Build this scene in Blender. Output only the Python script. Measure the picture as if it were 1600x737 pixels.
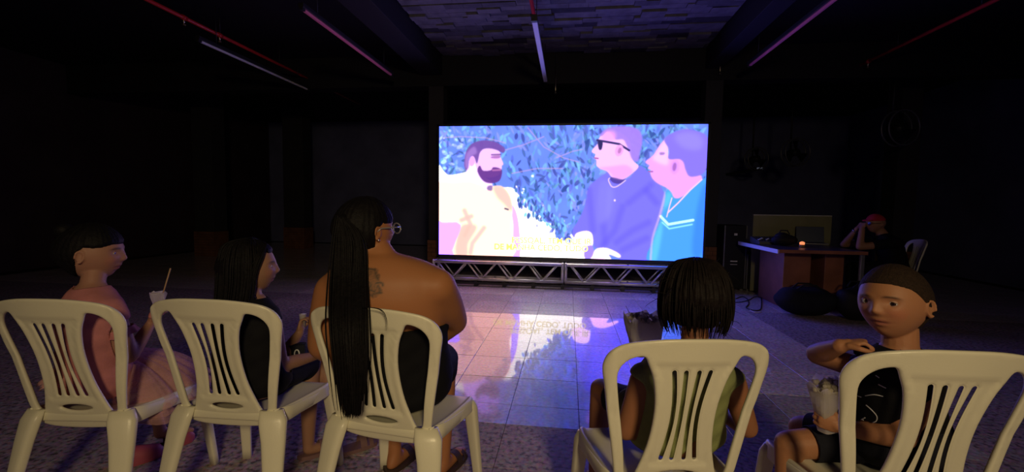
import bpy, bmesh, math, random
import numpy as np
from mathutils import Vector, Matrix, geometry

C = bpy.context.scene.collection
for o in list(bpy.data.objects): bpy.data.objects.remove(o)
rnd = random.Random(7)

# ------------------------------------------------------------------ camera
FPX, YAW, PITCH, ROLL, CAMH = 690.0, -0.1256, 0.0689, 0.0140, 1.24
def cam_axes():
    cy, sy, cp, sp = math.cos(YAW), math.sin(YAW), math.cos(PITCH), math.sin(PITCH)
    f = Vector((sy*cp, cy*cp, -sp)); r = Vector((cy, -sy, 0)); u = r.cross(f)
    c, s = math.cos(ROLL), math.sin(ROLL)
    return r*c + u*s, u*c - r*s, f
CR, CU, CF = cam_axes()
cam_data = bpy.data.cameras.new('camera'); cam = bpy.data.objects.new('camera', cam_data); C.objects.link(cam)
cam_data.sensor_width = 36; cam_data.lens = FPX/1600*36; cam_data.clip_start = 0.05
cam.matrix_world = Matrix(((CR.x, CU.x, -CF.x, 0), (CR.y, CU.y, -CF.y, 0), (CR.z, CU.z, -CF.z, CAMH), (0, 0, 0, 1)))
bpy.context.scene.camera = cam
def at(px, py, Y=None, Z=None, D=None):
    """world point seen at a photograph pixel, at room depth Y, height Z or distance D along the view axis"""
    d = CR*((px-800)/FPX) - CU*((py-368.5)/FPX) + CF
    t = Y/d.y if Y is not None else (Z-CAMH)/d.z if Z is not None else D
    return Vector((0, 0, CAMH)) + d*t

# ------------------------------------------------------------------ light
sc = bpy.context.scene
sc.view_settings.view_transform = 'Standard'; sc.view_settings.look = 'None'
sc.view_settings.exposure = 0.0; sc.view_settings.gamma = 1.0; sc.view_settings.use_curve_mapping = False
w = bpy.data.worlds.new('world'); sc.world = w; w.use_nodes = True
w.node_tree.nodes['Background'].inputs[0].default_value = (0.0022, 0.0018, 0.0040, 1)
w.node_tree.nodes['Background'].inputs[1].default_value = 1.0
def area(name, loc, target, size, power, col, spread=180):
    l = bpy.data.lights.new(name, 'AREA'); l.shape = 'DISK'; l.size = size; l.energy = power; l.color = col
    l.spread = math.radians(spread)
    o = bpy.data.objects.new(name, l); C.objects.link(o); o.location = loc
    o.rotation_euler = (Vector(target)-Vector(loc)).to_track_quat('-Z', 'Y').to_euler(); return o
area('foyer_lamp', (0.9, -2.2, 2.5), (-0.3, 1.6, 0.6), 0.5, 27.0, (1.0, 0.77, 0.41), 110)
sc.cycles.max_bounces = 6; sc.cycles.use_denoising = True
sc.cycles.sample_clamp_indirect = 4.0

# ------------------------------------------------------------------ materials
def mat(name, col, rough=0.5, spec=0.5, metal=0.0, bump=None, var=None, coat=0.0, sheen=0.0, sub=0.0, coords='Object', attr=None):
    m = bpy.data.materials.new(name); m.use_nodes = True; nt = m.node_tree; n = nt.nodes; L = nt.links
    b = n['Principled BSDF']; b.inputs['Roughness'].default_value = rough; b.inputs['Metallic'].default_value = metal
    b.inputs['Specular IOR Level'].default_value = spec; b.inputs['Coat Weight'].default_value = coat
    b.inputs['Sheen Weight'].default_value = sheen; b.inputs['Subsurface Weight'].default_value = sub
    if sub: b.inputs['Subsurface Radius'].default_value = (0.012, 0.004, 0.002); b.inputs['Subsurface Scale'].default_value = 1.0
    b.inputs['Base Color'].default_value = (*col, 1)
    tc = n.new('ShaderNodeTexCoord')
    if var:                                                           # (scale, amount) colour variation
        no = n.new('ShaderNodeTexNoise'); no.inputs['Scale'].default_value = var[0]; no.inputs['Detail'].default_value = 4
        L.new(tc.outputs[coords], no.inputs['Vector'])
        mr = n.new('ShaderNodeMapRange'); mr.inputs['From Min'].default_value = .3; mr.inputs['From Max'].default_value = .7
        mr.inputs['To Min'].default_value = 1-var[1]; mr.inputs['To Max'].default_value = 1+var[1]
        L.new(no.outputs['Fac'], mr.inputs['Value'])
        vm = n.new('ShaderNodeVectorMath'); vm.operation = 'SCALE'; vm.inputs[0].default_value = col
        L.new(mr.outputs[0], vm.inputs['Scale']); src = vm.outputs[0]
        L.new(src, b.inputs['Base Color'])
    if attr:
        a = n.new('ShaderNodeAttribute'); a.attribute_name = attr; L.new(a.outputs['Color'], b.inputs['Base Color'])
    if bump:                                                          # (scale, strength)
        no = n.new('ShaderNodeTexNoise'); no.inputs['Scale'].default_value = bump[0]; no.inputs['Detail'].default_value = 3
        L.new(tc.outputs[coords], no.inputs['Vector'])
        bp = n.new('ShaderNodeBump'); bp.inputs['Strength'].default_value = bump[1]; bp.inputs['Distance'].default_value = 0.004
        L.new(no.outputs['Fac'], bp.inputs['Height']); L.new(bp.outputs[0], b.inputs['Normal'])
    return m
def emis(name, col, s):
    m = bpy.data.materials.new(name); m.use_nodes = True; b = m.node_tree.nodes['Principled BSDF']
    b.inputs['Base Color'].default_value = (0, 0, 0, 1); b.inputs['Emission Color'].default_value = (*col, 1); b.inputs['Emission Strength'].default_value = s
    return m
def granite(name, base, rough, spec, bumpy):
    m = bpy.data.materials.new(name); m.use_nodes = True; nt = m.node_tree; n = nt.nodes; L = nt.links; b = n['Principled BSDF']
    g = n.new('ShaderNodeNewGeometry')
    v = n.new('ShaderNodeTexVoronoi'); v.inputs['Scale'].default_value = 70
    n2 = n.new('ShaderNodeTexNoise'); n2.inputs['Scale'].default_value = 38; n2.inputs['Detail'].default_value = 6
    n3 = n.new('ShaderNodeTexNoise'); n3.inputs['Scale'].default_value = 3.0
    for q in (v, n2, n3): L.new(g.outputs['Position'], q.inputs['Vector'])
    r = n.new('ShaderNodeValToRGB'); e = r.color_ramp.elements
    e[0].position = 0.36; e[0].color = tuple(c*(0.35 if bumpy else 0.7) for c in base)+(1,); e[1].position = 0.66; e[1].color = tuple(c*1.35 for c in base)+(1,)
    k = e.new(0.48); k.color = tuple(base)+(1,)
    L.new(n2.outputs['Fac'], r.inputs[0])
    mx = n.new('ShaderNodeMix'); mx.data_type = 'RGBA'; mx.blend_type = 'MULTIPLY'; mx.inputs[0].default_value = 0.35
    L.new(r.outputs[0], mx.inputs[6]); L.new(v.outputs['Color'], mx.inputs[7])
    mr = n.new('ShaderNodeMapRange'); mr.inputs['To Min'].default_value = 0.75; mr.inputs['To Max'].default_value = 1.2
    L.new(n3.outputs['Fac'], mr.inputs['Value'])
    oi = n.new('ShaderNodeObjectInfo'); mo = n.new('ShaderNodeMapRange'); mo.inputs['To Min'].default_value = 0.85; mo.inputs['To Max'].default_value = 1.12
    L.new(oi.outputs['Random'], mo.inputs['Value'])
    mm = n.new('ShaderNodeMath'); mm.operation = 'MULTIPLY'; L.new(mr.outputs[0], mm.inputs[0]); L.new(mo.outputs[0], mm.inputs[1])
    vm = n.new('ShaderNodeVectorMath'); vm.operation = 'SCALE'; L.new(mx.outputs[2], vm.inputs[0]); L.new(mm.outputs[0], vm.inputs['Scale'])
    L.new(vm.outputs[0], b.inputs['Base Color'])
    if bumpy: b.inputs['Roughness'].default_value = rough; b.inputs['Specular IOR Level'].default_value = spec
    else:                                                             # honed stone under a wax coat: a broad sheen and a clear mirror image
        b.inputs['Roughness'].default_value = 0.32; b.inputs['Specular IOR Level'].default_value = 0.35
        b.inputs['Coat Weight'].default_value = spec; b.inputs['Coat Roughness'].default_value = rough; b.inputs['Coat IOR'].default_value = 1.55
    if bumpy:
        bp = n.new('ShaderNodeBump'); bp.inputs['Strength'].default_value = bumpy; bp.inputs['Distance'].default_value = 0.002
        L.new(n2.outputs['Fac'], bp.inputs['Height']); L.new(bp.outputs[0], b.inputs['Normal'])
    return m
M = {}
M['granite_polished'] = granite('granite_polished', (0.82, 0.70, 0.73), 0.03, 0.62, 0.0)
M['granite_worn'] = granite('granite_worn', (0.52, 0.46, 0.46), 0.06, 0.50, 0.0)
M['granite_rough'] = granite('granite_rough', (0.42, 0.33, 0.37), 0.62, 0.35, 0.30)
M['grout'] = mat('grout', (0.06, 0.05, 0.05), 0.9, 0.1, bump=(60, .3))
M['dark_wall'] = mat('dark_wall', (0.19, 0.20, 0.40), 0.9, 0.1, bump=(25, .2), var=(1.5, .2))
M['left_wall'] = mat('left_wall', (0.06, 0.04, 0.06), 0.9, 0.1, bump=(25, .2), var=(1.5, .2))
M['beam'] = mat('beam', (0.020, 0.019, 0.024), 0.7, 0.2, bump=(20, .2))
M['column'] = mat('column', (0.045, 0.042, 0.050), 0.8, 0.2, bump=(30, .2), var=(2, .15))
M['brick_red'] = mat('brick_red', (0.20, 0.085, 0.05), 0.8, 0.2, bump=(40, .4), var=(6, .25))
M['plank'] = mat('plank', (0.16, 0.155, 0.17), 0.75, 0.25, bump=(40, .5), var=(8, .25))
M['plank_dark'] = mat('plank_dark', (0.05, 0.048, 0.055), 0.75, 0.25, bump=(40, .5), var=(8, .25))
M['plank_mid'] = mat('plank_mid', (0.10, 0.097, 0.11), 0.75, 0.25, bump=(40, .5), var=(8, .25))
M['plastic'] = mat('cream_plastic', (0.80, 0.76, 0.60), 0.33, 0.45, bump=(180, .08), var=(3, .05))
M['black_metal'] = mat('black_metal', (0.02, 0.02, 0.022), 0.45, 0.5, var=(8, .2))
M['alu'] = mat('aluminium', (0.86, 0.84, 0.86), 0.36, 0.5, metal=0.45, bump=(90, .1), var=(10, .1))
M['pipe_red'] = mat('pipe_red', (0.62, 0.03, 0.03), 0.35, 0.5, var=(4, .15))
M['tube_white'] = mat('tube_white', (0.85, 0.85, 0.90), 0.35, 0.5, var=(3, .03))
M['tube_pink'] = mat('tube_pink', (0.95, 0.25, 0.35), 0.3, 0.6, var=(3, .05))
M['brass'] = mat('brass', (0.7, 0.6, 0.4), 0.3, 0.5, metal=1)

# ------------------------------------------------------------------ mesh helpers
def link(name, me, m=None, parent=None, smooth=False):
    o = bpy.data.objects.new(name, me); C.objects.link(o)
    if m: me.materials.append(M[m] if isinstance(m, str) else m)
    if parent: o.parent = parent
    if smooth:
        me.polygons.foreach_set('use_smooth', [True]*len(me.polygons))
    return o
def obj(name, bm, m=None, parent=None, smooth=False):
    me = bpy.data.meshes.new(name); bmesh.ops.recalc_face_normals(bm, faces=bm.faces[:]); bm.to_mesh(me); bm.free()
    return link(name, me, m, parent, smooth)
def tag(o, label=None, cat=None, group=None, kind=None):
    if label: o['label'] = label
    if cat: o['category'] = cat
    if group: o['group'] = group
    if kind: o['kind'] = kind
    return o
def empty(name, loc=(0, 0, 0), rz=0, **k):
    o = bpy.data.objects.new(name, None); C.objects.link(o); o.location = loc; o.rotation_euler = (0, 0, rz); o.empty_display_size = .1
    return tag(o, **k)
def box(bm, x0, x1, y0, y1, z0, z1, bev=0.0):
    r = bmesh.ops.create_cube(bm, size=1, matrix=Matrix.Translation(((x0+x1)/2, (y0+y1)/2, (z0+z1)/2)) @ Matrix.Diagonal((x1-x0, y1-y0, z1-z0, 1)))
    if bev:
        es = list({e for v in r['verts'] for e in v.link_edges})
        bmesh.ops.bevel(bm, geom=es, offset=bev, segments=2, affect='EDGES', profile=.6)
    return bm
def boxo(name, dims, m, parent=None, bev=0.0):
    bm = bmesh.new(); box(bm, *dims, bev=bev); return obj(name, bm, m, parent)
def tube(bm, pts, rad, seg=10, caps=True):
    """tube through points; rad a number or one radius per point"""
    pts = [Vector(p) for p in pts]; n = len(pts); rad = rad if hasattr(rad, '__len__') else [rad]*n
    rings = []; prev = None
    for i, p in enumerate(pts):
        t = (pts[min(i+1, n-1)]-pts[max(i-1, 0)]).normalized()
        a = prev if prev is not None else (Vector((0, 0, 1)) if abs(t.z) < .9 else Vector((1, 0, 0)))
        a = (a - t*a.dot(t)).normalized(); b = t.cross(a); prev = a
        rings.append([bm.verts.new(p + (a*math.cos(k*2*math.pi/seg)+b*math.sin(k*2*math.pi/seg))*rad[i]) for k in range(seg)])
    for i in range(n-1):
        for k in range(seg):
            bm.faces.new((rings[i][k], rings[i][(k+1) % seg], rings[i+1][(k+1) % seg], rings[i+1][k]))
    if caps: bm.faces.new(rings[0][::-1]); bm.faces.new(rings[-1])
    return bm
def tubeo(name, pts, rad, m, parent=None, seg=10):
    bm = bmesh.new(); tube(bm, pts, rad, seg); return obj(name, bm, m, parent, True)
def loft(bm, rings, close=True, caps=True):
    R = [[bm.verts.new(p) for p in r] for r in rings]; n = len(R[0])
    for i in range(len(R)-1):
        for k in range(n if close else n-1):
            bm.faces.new((R[i][k], R[i][(k+1) % n], R[i+1][(k+1) % n], R[i+1][k]))
    if caps and close: bm.faces.new(R[0][::-1]); bm.faces.new(R[-1])
    return bm
def lathe(bm, prof, seg=20, loc=(0, 0, 0)):
    loft(bm, [[(loc[0]+max(r, 1e-4)*math.cos(2*math.pi*k/seg), loc[1]+max(r, 1e-4)*math.sin(2*math.pi*k/seg), loc[2]+z) for k in range(seg)] for r, z in prof]); return bm
def spline(P, n=8):
    P = [Vector(p) for p in P]; out = []
    for i in range(len(P)-1):
        a, b, c, d = P[max(i-1, 0)], P[i], P[i+1], P[min(i+2, len(P)-1)]
        for k in range(n):
            t = k/n; out.append(.5*((2*b)+(c-a)*t+(2*a-5*b+4*c-d)*t*t+(3*b-a-3*c+d)*t**3))
    out.append(P[-1]); return out
def evaluated(o):
    bpy.context.view_layer.update()
    dg = bpy.context.evaluated_depsgraph_get(); me = bpy.data.meshes.new_from_object(o.evaluated_get(dg)); return me
def copy_tree(o, parent=None):
    c = o.copy(); C.objects.link(c)
    if parent is not None: c.parent = parent
    for ch in list(o.children): copy_tree(ch, c)
    return c

def pip(poly, X, Z):
    ins = np.zeros(X.shape, bool); n = len(poly)
    for i in range(n):
        x1, y1 = poly[i]; x2, y2 = poly[(i+1) % n]
        c = ((y1 > Z) != (y2 > Z)) & (X < (x2-x1)*(Z-y1)/((y2-y1) if y2 != y1 else 1e-12)+x1); ins ^= c
    return ins
def resample(P, step):
    out = []
    for i in range(len(P)):
        a, b = np.array(P[i]), np.array(P[(i+1) % len(P)]); n = max(1, int(np.linalg.norm(b-a)/step))
        for k in range(n): out.append(tuple(a+(b-a)*k/n))
    return out
def smooth_closed(P, n=4):
    P = [np.array(p) for p in P]; m = len(P); out = []
    for i in range(m):
        a, b, c, d = P[i-1], P[i], P[(i+1) % m], P[(i+2) % m]
        for k in range(n):
            t = k/n; out.append(tuple(.5*((2*b)+(c-a)*t+(2*a-5*b+4*c-d)*t*t+(3*b-a-3*c+d)*t**3)))
    return out

# ------------------------------------------------------------------ the room
T = 0.415
xs = [-0.325 + T*k for k in range(-22, 20)]
ys = [3.93 + T*k for k in range(0, 22)]
ys = [2.41 - 0.42*k for k in range(9, 0, -1)] + [2.41, 2.66, 3.09, 3.51] + ys
floor = boxo('floor', (-9.6, 7.6, -3.2, 13.2, -0.14, -0.006), 'grout'); floor['kind'] = 'structure'
tile_cache = {}
def tile_mesh(wx, wy, m):
    k = (round(wx, 3), round(wy, 3), m)
    if k not in tile_cache:
        bm = bmesh.new(); box(bm, 0.0012, wx-0.0012, 0.0012, wy-0.0012, -0.02, 0)
        top = [e for e in bm.edges if all(v.co.z > -.001 for v in e.verts)]
        bmesh.ops.bevel(bm, geom=top, offset=0.0012, segments=1, affect='EDGES')
        me = bpy.data.meshes.new('floor_tile'); bm.to_mesh(me); bm.free(); me.materials.append(M[m]); tile_cache[k] = me
    return tile_cache[k]
rest = {}; singles = []
for i in range(len(xs)-1):
    for j in range(len(ys)-1):
        x0, y0, x1, y1 = xs[i], ys[j], xs[i+1], ys[j+1]
        if y1 < -3 or x1 > 7.4 or x0 < -9.4: continue
        cx, cy = (x0+x1)/2, (y0+y1)/2
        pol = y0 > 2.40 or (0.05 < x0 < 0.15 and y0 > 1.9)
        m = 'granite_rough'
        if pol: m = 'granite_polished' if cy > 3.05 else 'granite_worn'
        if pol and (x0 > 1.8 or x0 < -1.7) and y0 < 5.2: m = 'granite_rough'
        dv = Vector((cx, cy, -CAMH)); d = dv.dot(CF)
        vis = d > .5 and abs(dv.dot(CR)/d*FPX) < 690 and abs(dv.dot(CU)/d*FPX) < 400 and -3.6 < cx < 3.6 and cy < 7
        (singles if vis else rest.setdefault(m, [])).append((d, x0, y0, x1-x0, y1-y0, m))
singles.sort(); extra = singles[290:]; singles = singles[:290]
for e in extra: rest.setdefault(e[5], []).append(e)
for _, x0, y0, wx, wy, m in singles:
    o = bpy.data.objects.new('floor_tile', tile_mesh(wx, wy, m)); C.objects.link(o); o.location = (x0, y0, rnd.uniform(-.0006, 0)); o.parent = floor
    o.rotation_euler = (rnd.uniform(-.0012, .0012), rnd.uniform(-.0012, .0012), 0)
for m, lst in rest.items():
    bm = bmesh.new()
    for _, x0, y0, wx, wy, _m in lst: box(bm, x0+.0012, x0+wx-.0012, y0+.0012, y0+wy-.0012, -.02, 0)
    o = obj('far_floor_tiles', bm, m, floor); o['kind'] = 'stuff'

CEIL = 3.72
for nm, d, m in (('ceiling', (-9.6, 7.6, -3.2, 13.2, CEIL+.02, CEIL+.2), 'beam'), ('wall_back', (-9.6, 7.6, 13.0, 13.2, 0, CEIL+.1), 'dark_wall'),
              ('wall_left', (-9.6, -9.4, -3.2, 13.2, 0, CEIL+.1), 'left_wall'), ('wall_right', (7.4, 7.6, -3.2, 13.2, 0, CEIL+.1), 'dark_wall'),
              ('wall_front', (-9.6, 7.6, -3.2, -3.0, 0, CEIL+.1), 'dark_wall')):
    o = boxo(nm, d, m); o['kind'] = 'structure'
    if nm == 'ceiling': ceiling = o
# planks of the middle bay, rows run across the room
yy = 3.6; row = 0
while yy < 7.30:
    wd = rnd.choice((0.13, 0.15, 0.17)); x = -2.12 - rnd.uniform(0, .3); 
    while x < 2.04:
        ln = rnd.choice((0.24, 0.3, 0.42, 0.55)); x0, x1 = max(x, -2.12), min(x+ln, 2.04)
        if x1 - x0 > .03:
            dz = rnd.choice((0, 0.0, 0.012, 0.03)); m = rnd.choice(('plank', 'plank', 'plank_mid', 'plank_dark')) if row % 3 == 0 else rnd.choice(('plank', 'plank', 'plank', 'plank_mid'))
            boxo('plank', (x0+.002, x1-.002, yy+.003, min(yy+wd, 7.32)-.003, CEIL-.015-dz, CEIL+.03), m, ceiling)
        x += ln
    yy += wd; row += 1
# beams
for i, (nm, d) in enumerate((('ceiling_beam', (-2.50, -2.14, -3.0, 7.5, 3.40, CEIL+.02)), ('ceiling_beam', (2.06, 2.30, -3.0, 7.5, 3.40, CEIL+.02)),
              ('ceiling_beam', (-9.4, 7.4, 7.34, 7.62, 3.22, CEIL+.02)))):
    o = boxo(nm, d, 'beam', bev=.008); o['kind'] = 'structure'
def column(x0, x1, y0, y1, base_h, top=3.3):
    c = empty('column', ((x0+x1)/2, (y0+y1)/2, 0)); c['kind'] = 'structure'
    hx, hy = (x1-x0)/2, (y1-y0)/2
    boxo('shaft', (-hx, hx, -hy, hy, base_h, top), 'column', c, .01)
    # base clad in brick courses
    bw, bh = 0.118, base_h/9
    cores = boxo('brick_core', (-hx-.004, hx+.004, -hy-.004, hy+.004, 0, base_h-.002), 'grout', c)
    for r in range(9):
        n = max(2, round(2*hx/0.13)); w_ = (2*hx+.03)/n
        for k in range(n+ (r % 2)):
            a = -hx-.015 + (k - .5*(r % 2))*w_; b = min(a+w_, hx+.015); a = max(a, -hx-.015)
            boxo('brick', (a+.003, b-.003, -hy-.016-rnd.uniform(0, .003), -hy+.02, r*bh+.003, (r+1)*bh-.003), 'brick_red', c)
    boxo('brick_sides', (-hx-.013, hx+.013, -hy+.021, hy+.013, 0, base_h-.004), 'brick_red', c)
    return c
column(-2.38, -2.12, 7.35, 7.60, .63); column(2.09, 2.35, 7.35, 7.60, .63)
column(-8.38, -7.90, 9.0, 9.4, .56, 3.74); column(-7.57, -7.0, 11.0, 11.4, .57, 3.74)

xa, xb, zt = at(342, 300, Y=12.9).x, at(386, 300, Y=12.9).x, at(364, 238, Y=12.9).z
o = boxo('door_1', (xa, xb, 12.95, 12.99, .005, zt), 'column', None, .004); o['kind'] = 'structure'
for nm, d in (('frame_side', (xa-.08, xa-.002, 12.90, 12.99, .005, zt)), ('frame_side', (xb+.002, xb+.08, 12.90, 12.99, .005, zt)), ('frame_head', (xa-.08, xb+.08, 12.90, 12.99, zt+.002, zt+.10))):
    boxo(nm, d, 'dark_wall', o, .004)
tubeo('door_handle', [(xb-.10, 12.93, 1.05), (xb-.10, 12.88, 1.05), (xb-.22, 12.88, 1.05)], .012, 'brass', o, 8)
# ------------------------------------------------------------------ ceiling fixtures
def tube_light(x, y0, y1, z, m, label, w_=0.05):
    t = empty('tube_light', (x, (y0+y1)/2, z)); tag(t, label, 'lamp', 'tube fittings under the ceiling'); h = (y1-y0)/2
    boxo('housing', (-.03, .03, -h, h, .008, .05), 'black_metal', t, .005)
    boxo('diffuser', (-w_/2, w_/2, -h+.05, h-.05, -.018, .008), m, t, .008)
    for s in (-1, 1):
        boxo('end_cap', (-w_/2-.004, w_/2+.004, s*(h-.025)-.025, s*(h-.025)+.025, -.02, .012), 'black_metal', t, .004)
        tubeo('hanger', [(0, s*(h-.3), .05), (0, s*(h-.3), CEIL+.02-z)], .004, 'black_metal', t, 6)
    return t
tube_light(-0.40, 4.78, 7.15, 3.20, 'tube_white', 'unlit white tube light hanging in the middle above the screen', .058)
tube_light(-2.72, 4.29, 6.62, 3.20, 'tube_pink', 'pinkish slim tube light left of the screen under the dark beam', .034)
tube_light(2.42, 4.2, 6.58, 3.20, 'tube_pink', 'pinkish slim tube light right of the screen under the dark beam', .034)
tube_light(-4.53, 5.0, 7.33, 3.20, 'tube_white', 'dim grey tube light far left beside the long red pipe', .03)
def pipe(x, y0, y1, z, spr, label):
    t = empty('sprinkler_pipe', (x, (y0+y1)/2, z)); tag(t, label, 'pipe'); yc = (y0+y1)/2
    tubeo('pipe_run', [(0, y0-yc, 0), (0, y1-yc, 0)], .022, 'pipe_red', t, 12)
    for s in spr:
        h = bmesh.new(); lathe(h, [(0, -.075), (.022, -.072), (.022, -.068), (.006, -.06), (.006, -.045), (.012, -.04), (.012, 0), (0, 0.01)], 12, (0, s-yc, -.015)); obj('sprinkler_head', h, 'brass', t, True)
        h = bmesh.new(); tube(h, [(0, s-yc-.03, 0), (0, s-yc+.03, 0)], .03, 12); obj('coupling', h, 'pipe_red', t, True)
    for s in np.arange(y0+.5, y1, 1.2): tubeo('hanger_rod', [(0, s-yc, .02), (0, s-yc, CEIL+.02-z)], .005, 'black_metal', t, 6)
    return t
pipe(-4.56, 2.5, 9.3, 3.40, (4.85, 5.39), 'long red sprinkler pipe at far left of the ceiling')
pipe(-0.44, 1.5, 6.9, 3.42, (4.62, 7.0-.2), 'red sprinkler pipe above the middle tube light')
pipe(4.28, 2.5, 7.7, 3.40, (7.18,), 'red sprinkler pipe at far right of the ceiling')
for p_, l in (((868, 143), 'small sprinkler head hanging beyond the middle tube light'), ((1125, 113), 'small brass fitting at top of right column')):
    q = at(*p_, Y=7.25); h = bmesh.new(); lathe(h, [(0, -.03), (.02, -.028), (.02, -.02), (.007, -.01), (.007, .02), (.012, .03), (.006, .1), (.006, CEIL-q.z-.05)], 10); o = obj('sprinkler', h, 'brass', None, True); o.location = q
    tag(o, l, 'sprinkler')

# ------------------------------------------------------------------ LED wall
SX, SZ, SY, SW, SH = -2.021, 0.452, 6.776, 4.0, 2.0
# the moving picture on the LED wall, painted here texel by texel (the picture is flat in reality too)
PW, PH = 1000, 500
_q = [(687.3, 196.3), (1107.8, 191.9), (1099.6, 410.0), (685.8, 397.9)]          # picture corners the tracing below is measured in
def homography(src, dst):
    A = []
    for (x, y), (u, v) in zip(src, dst):
        A.append([x, y, 1, 0, 0, 0, -u*x, -u*y]); A.append([0, 0, 0, x, y, 1, -v*x, -v*y])
    h = np.linalg.solve(np.array(A, float), np.array(dst, float).ravel()); return np.append(h, 1).reshape(3, 3)
HM = homography([(0, 0), (PW, 0), (PW, PH), (0, PH)], _q)
gy, gx = np.mgrid[0:PH, 0:PW]; dn = HM[2, 0]*gx+HM[2, 1]*gy+1
QX = (HM[0, 0]*gx+HM[0, 1]*gy+HM[0, 2])/dn; QY = (HM[1, 0]*gx+HM[1, 1]*gy+HM[1, 2])/dn
IMG = np.zeros((PH, PW, 3)); IMG[:] = (0.45, 0.60, 0.96)
def blur(a, s):
    r = int(3*s)+1; k = np.exp(-np.arange(-r, r+1)**2/(2*s*s)); k /= k.sum()
    for ax in (0, 1):
        p = np.pad(a, [(r, r) if i == ax else (0, 0) for i in range(a.ndim)], mode='edge')
        a = sum(k[i]*np.take(p, np.arange(i, i+a.shape[ax]), axis=ax) for i in range(2*r+1))
    return a
def s1(P): return [(680+x/3.277, 185+y/3.277) for x, y in P]
def s2(P): return [(880+x/3.204, 185+y/3.204) for x, y in P]
def s5(P): return [(670+x/2.542, 180+y/2.542) for x, y in P]
def paint(P, col, soft=1.2, a=1.0, sm=True, mask=None):
    if sm: P = smooth_closed(P, 4)
    m = pip(P, QX, QY).astype(float)
    if mask is not None: m *= mask
    m = blur(m, soft)[..., None]*a if soft else m[..., None]*a
    IMG[:] = IMG*(1-m)+np.array(col)*m
def ell(cx, cy, rx, ry, rot=0, n=16):
    return [(cx+rx*math.cos(t)*math.cos(rot)-ry*math.sin(t)*math.sin(rot), cy+rx*math.cos(t)*math.sin(rot)+ry*math.sin(t)*math.cos(rot)) for t in np.linspace(0, 2*math.pi, n, endpoint=False)]
def line(P, w_, col, soft=.8, a=1.0):
    d = np.full(QX.shape, 1e9)
    for (x1, y1), (x2, y2) in zip(P[:-1], P[1:]):
        L2 = (x2-x1)**2+(y2-y1)**2; t = np.clip(((QX-x1)*(x2-x1)+(QY-y1)*(y2-y1))/L2, 0, 1); d = np.minimum(d, np.hypot(QX-x1-t*(x2-x1), QY-y1-t*(y2-y1)))
    m = (np.clip(w_/2+soft-d, 0, soft)/soft)[..., None]*a; IMG[:] = IMG*(1-m)+np.array(col)*m
rs = np.random.RandomState(3)
nz = blur(rs.rand(PH, PW), 14); nz = (nz-nz.min())/(nz.max()-nz.min())
IMG[:] = np.array((0.42, 0.50, 0.90))*(1-nz[..., None])+np.array((0.50, 0.70, 0.97))*nz[..., None]
cols = [(.28, .33, .74), (.48, .76, .97), (.30, .52, .80), (.62, .66, 1.0), (.56, .86, .97), (.22, .34, .68), (.36, .42, .84), (.44, .70, .86)]
stepx = 420.0/PW; stepy = 210.0/PH
def fast_leaf(cx, cy, ln, wd, rot, col, a):
    i0, j0 = int((cy-195)/stepy), int((cx-687)/stepx); r = int(ln*2.8)+16
    a0, a1, b0, b1 = max(i0-r, 0), min(i0+r, PH), max(j0-r, 0), min(j0+r, PW)
    if a1 <= a0 or b1 <= b0: return
    X, Y = QX[a0:a1, b0:b1]-cx, QY[a0:a1, b0:b1]-cy
    u = X*math.cos(rot)+Y*math.sin(rot); v = -X*math.sin(rot)+Y*math.cos(rot)
    m = np.clip((1-(u/ln)**2-np.abs(v/wd)**1.5)*2, 0, 1)[..., None]*a
    IMG[a0:a1, b0:b1] = IMG[a0:a1, b0:b1]*(1-m)+np.array(col)*m
def leaves(n, x0, x1, y0, y1, lmin, lmax):
    for _ in range(n):
        fast_leaf(rs.uniform(x0, x1), rs.uniform(y0, y1), rs.uniform(lmin, lmax), rs.uniform(1.6, 3.8), rs.normal(1.5, .6), cols[rs.randint(8)], rs.uniform(.4, .95))
leaves(1100, 687, 1105, 192, 385, 4, 10); leaves(170, 860, 1100, 192, 270, 8, 14)
for P in (((680, 215), (720, 212), (760, 214), (790, 222)), ((825, 198), (850, 228), (880, 245), (905, 252)), ((790, 233), (818, 225), (850, 212)), ((800, 270), (840, 262), (880, 262)), ((870, 245), (895, 235), (910, 232))):
    line(P, .9, (.78, .66, .88), .9, .8)
# overexposed sky between and below the leaves
W_ = (1.0, .985, .96)
paint([(680, 262), (700, 272), (726, 268), (745, 262), (770, 290), (800, 292), (812, 305), (826, 314), (842, 330), (852, 345), (866, 352), (870, 374), (884, 374), (893, 365), (905, 362), (908, 420), (680, 420)], W_, 1.5)
for _ in range(60):
    x = rs.uniform(687, 760); y = rs.uniform(200, 268); fast_leaf(x, y, rs.uniform(2, 6), rs.uniform(1.5, 4), rs.uniform(0, 3), (.86, .97, 1.0), rs.uniform(.3, .9)*(1-(x-687)/90))
for _ in range(70):
    t = rs.rand(); x = 800+t*100+rs.normal(0, 5); y = 300+t*62+rs.normal(0, 7); fast_leaf(x, y, rs.uniform(1.5, 3.5), rs.uniform(1, 2), rs.uniform(0, 3), W_, .9)
for _ in range(150):
    t = rs.rand(); x = 812+t*85+rs.normal(0, 4); y = 308+t*66+rs.normal(0, 7); fast_leaf(x, y, rs.uniform(3, 7), rs.uniform(1.5, 3), rs.normal(1.5, .4), cols[rs.randint(8)], .9)
fast_leaf(833, 274, 3.5, 2.6, 0, W_, .9)
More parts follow.
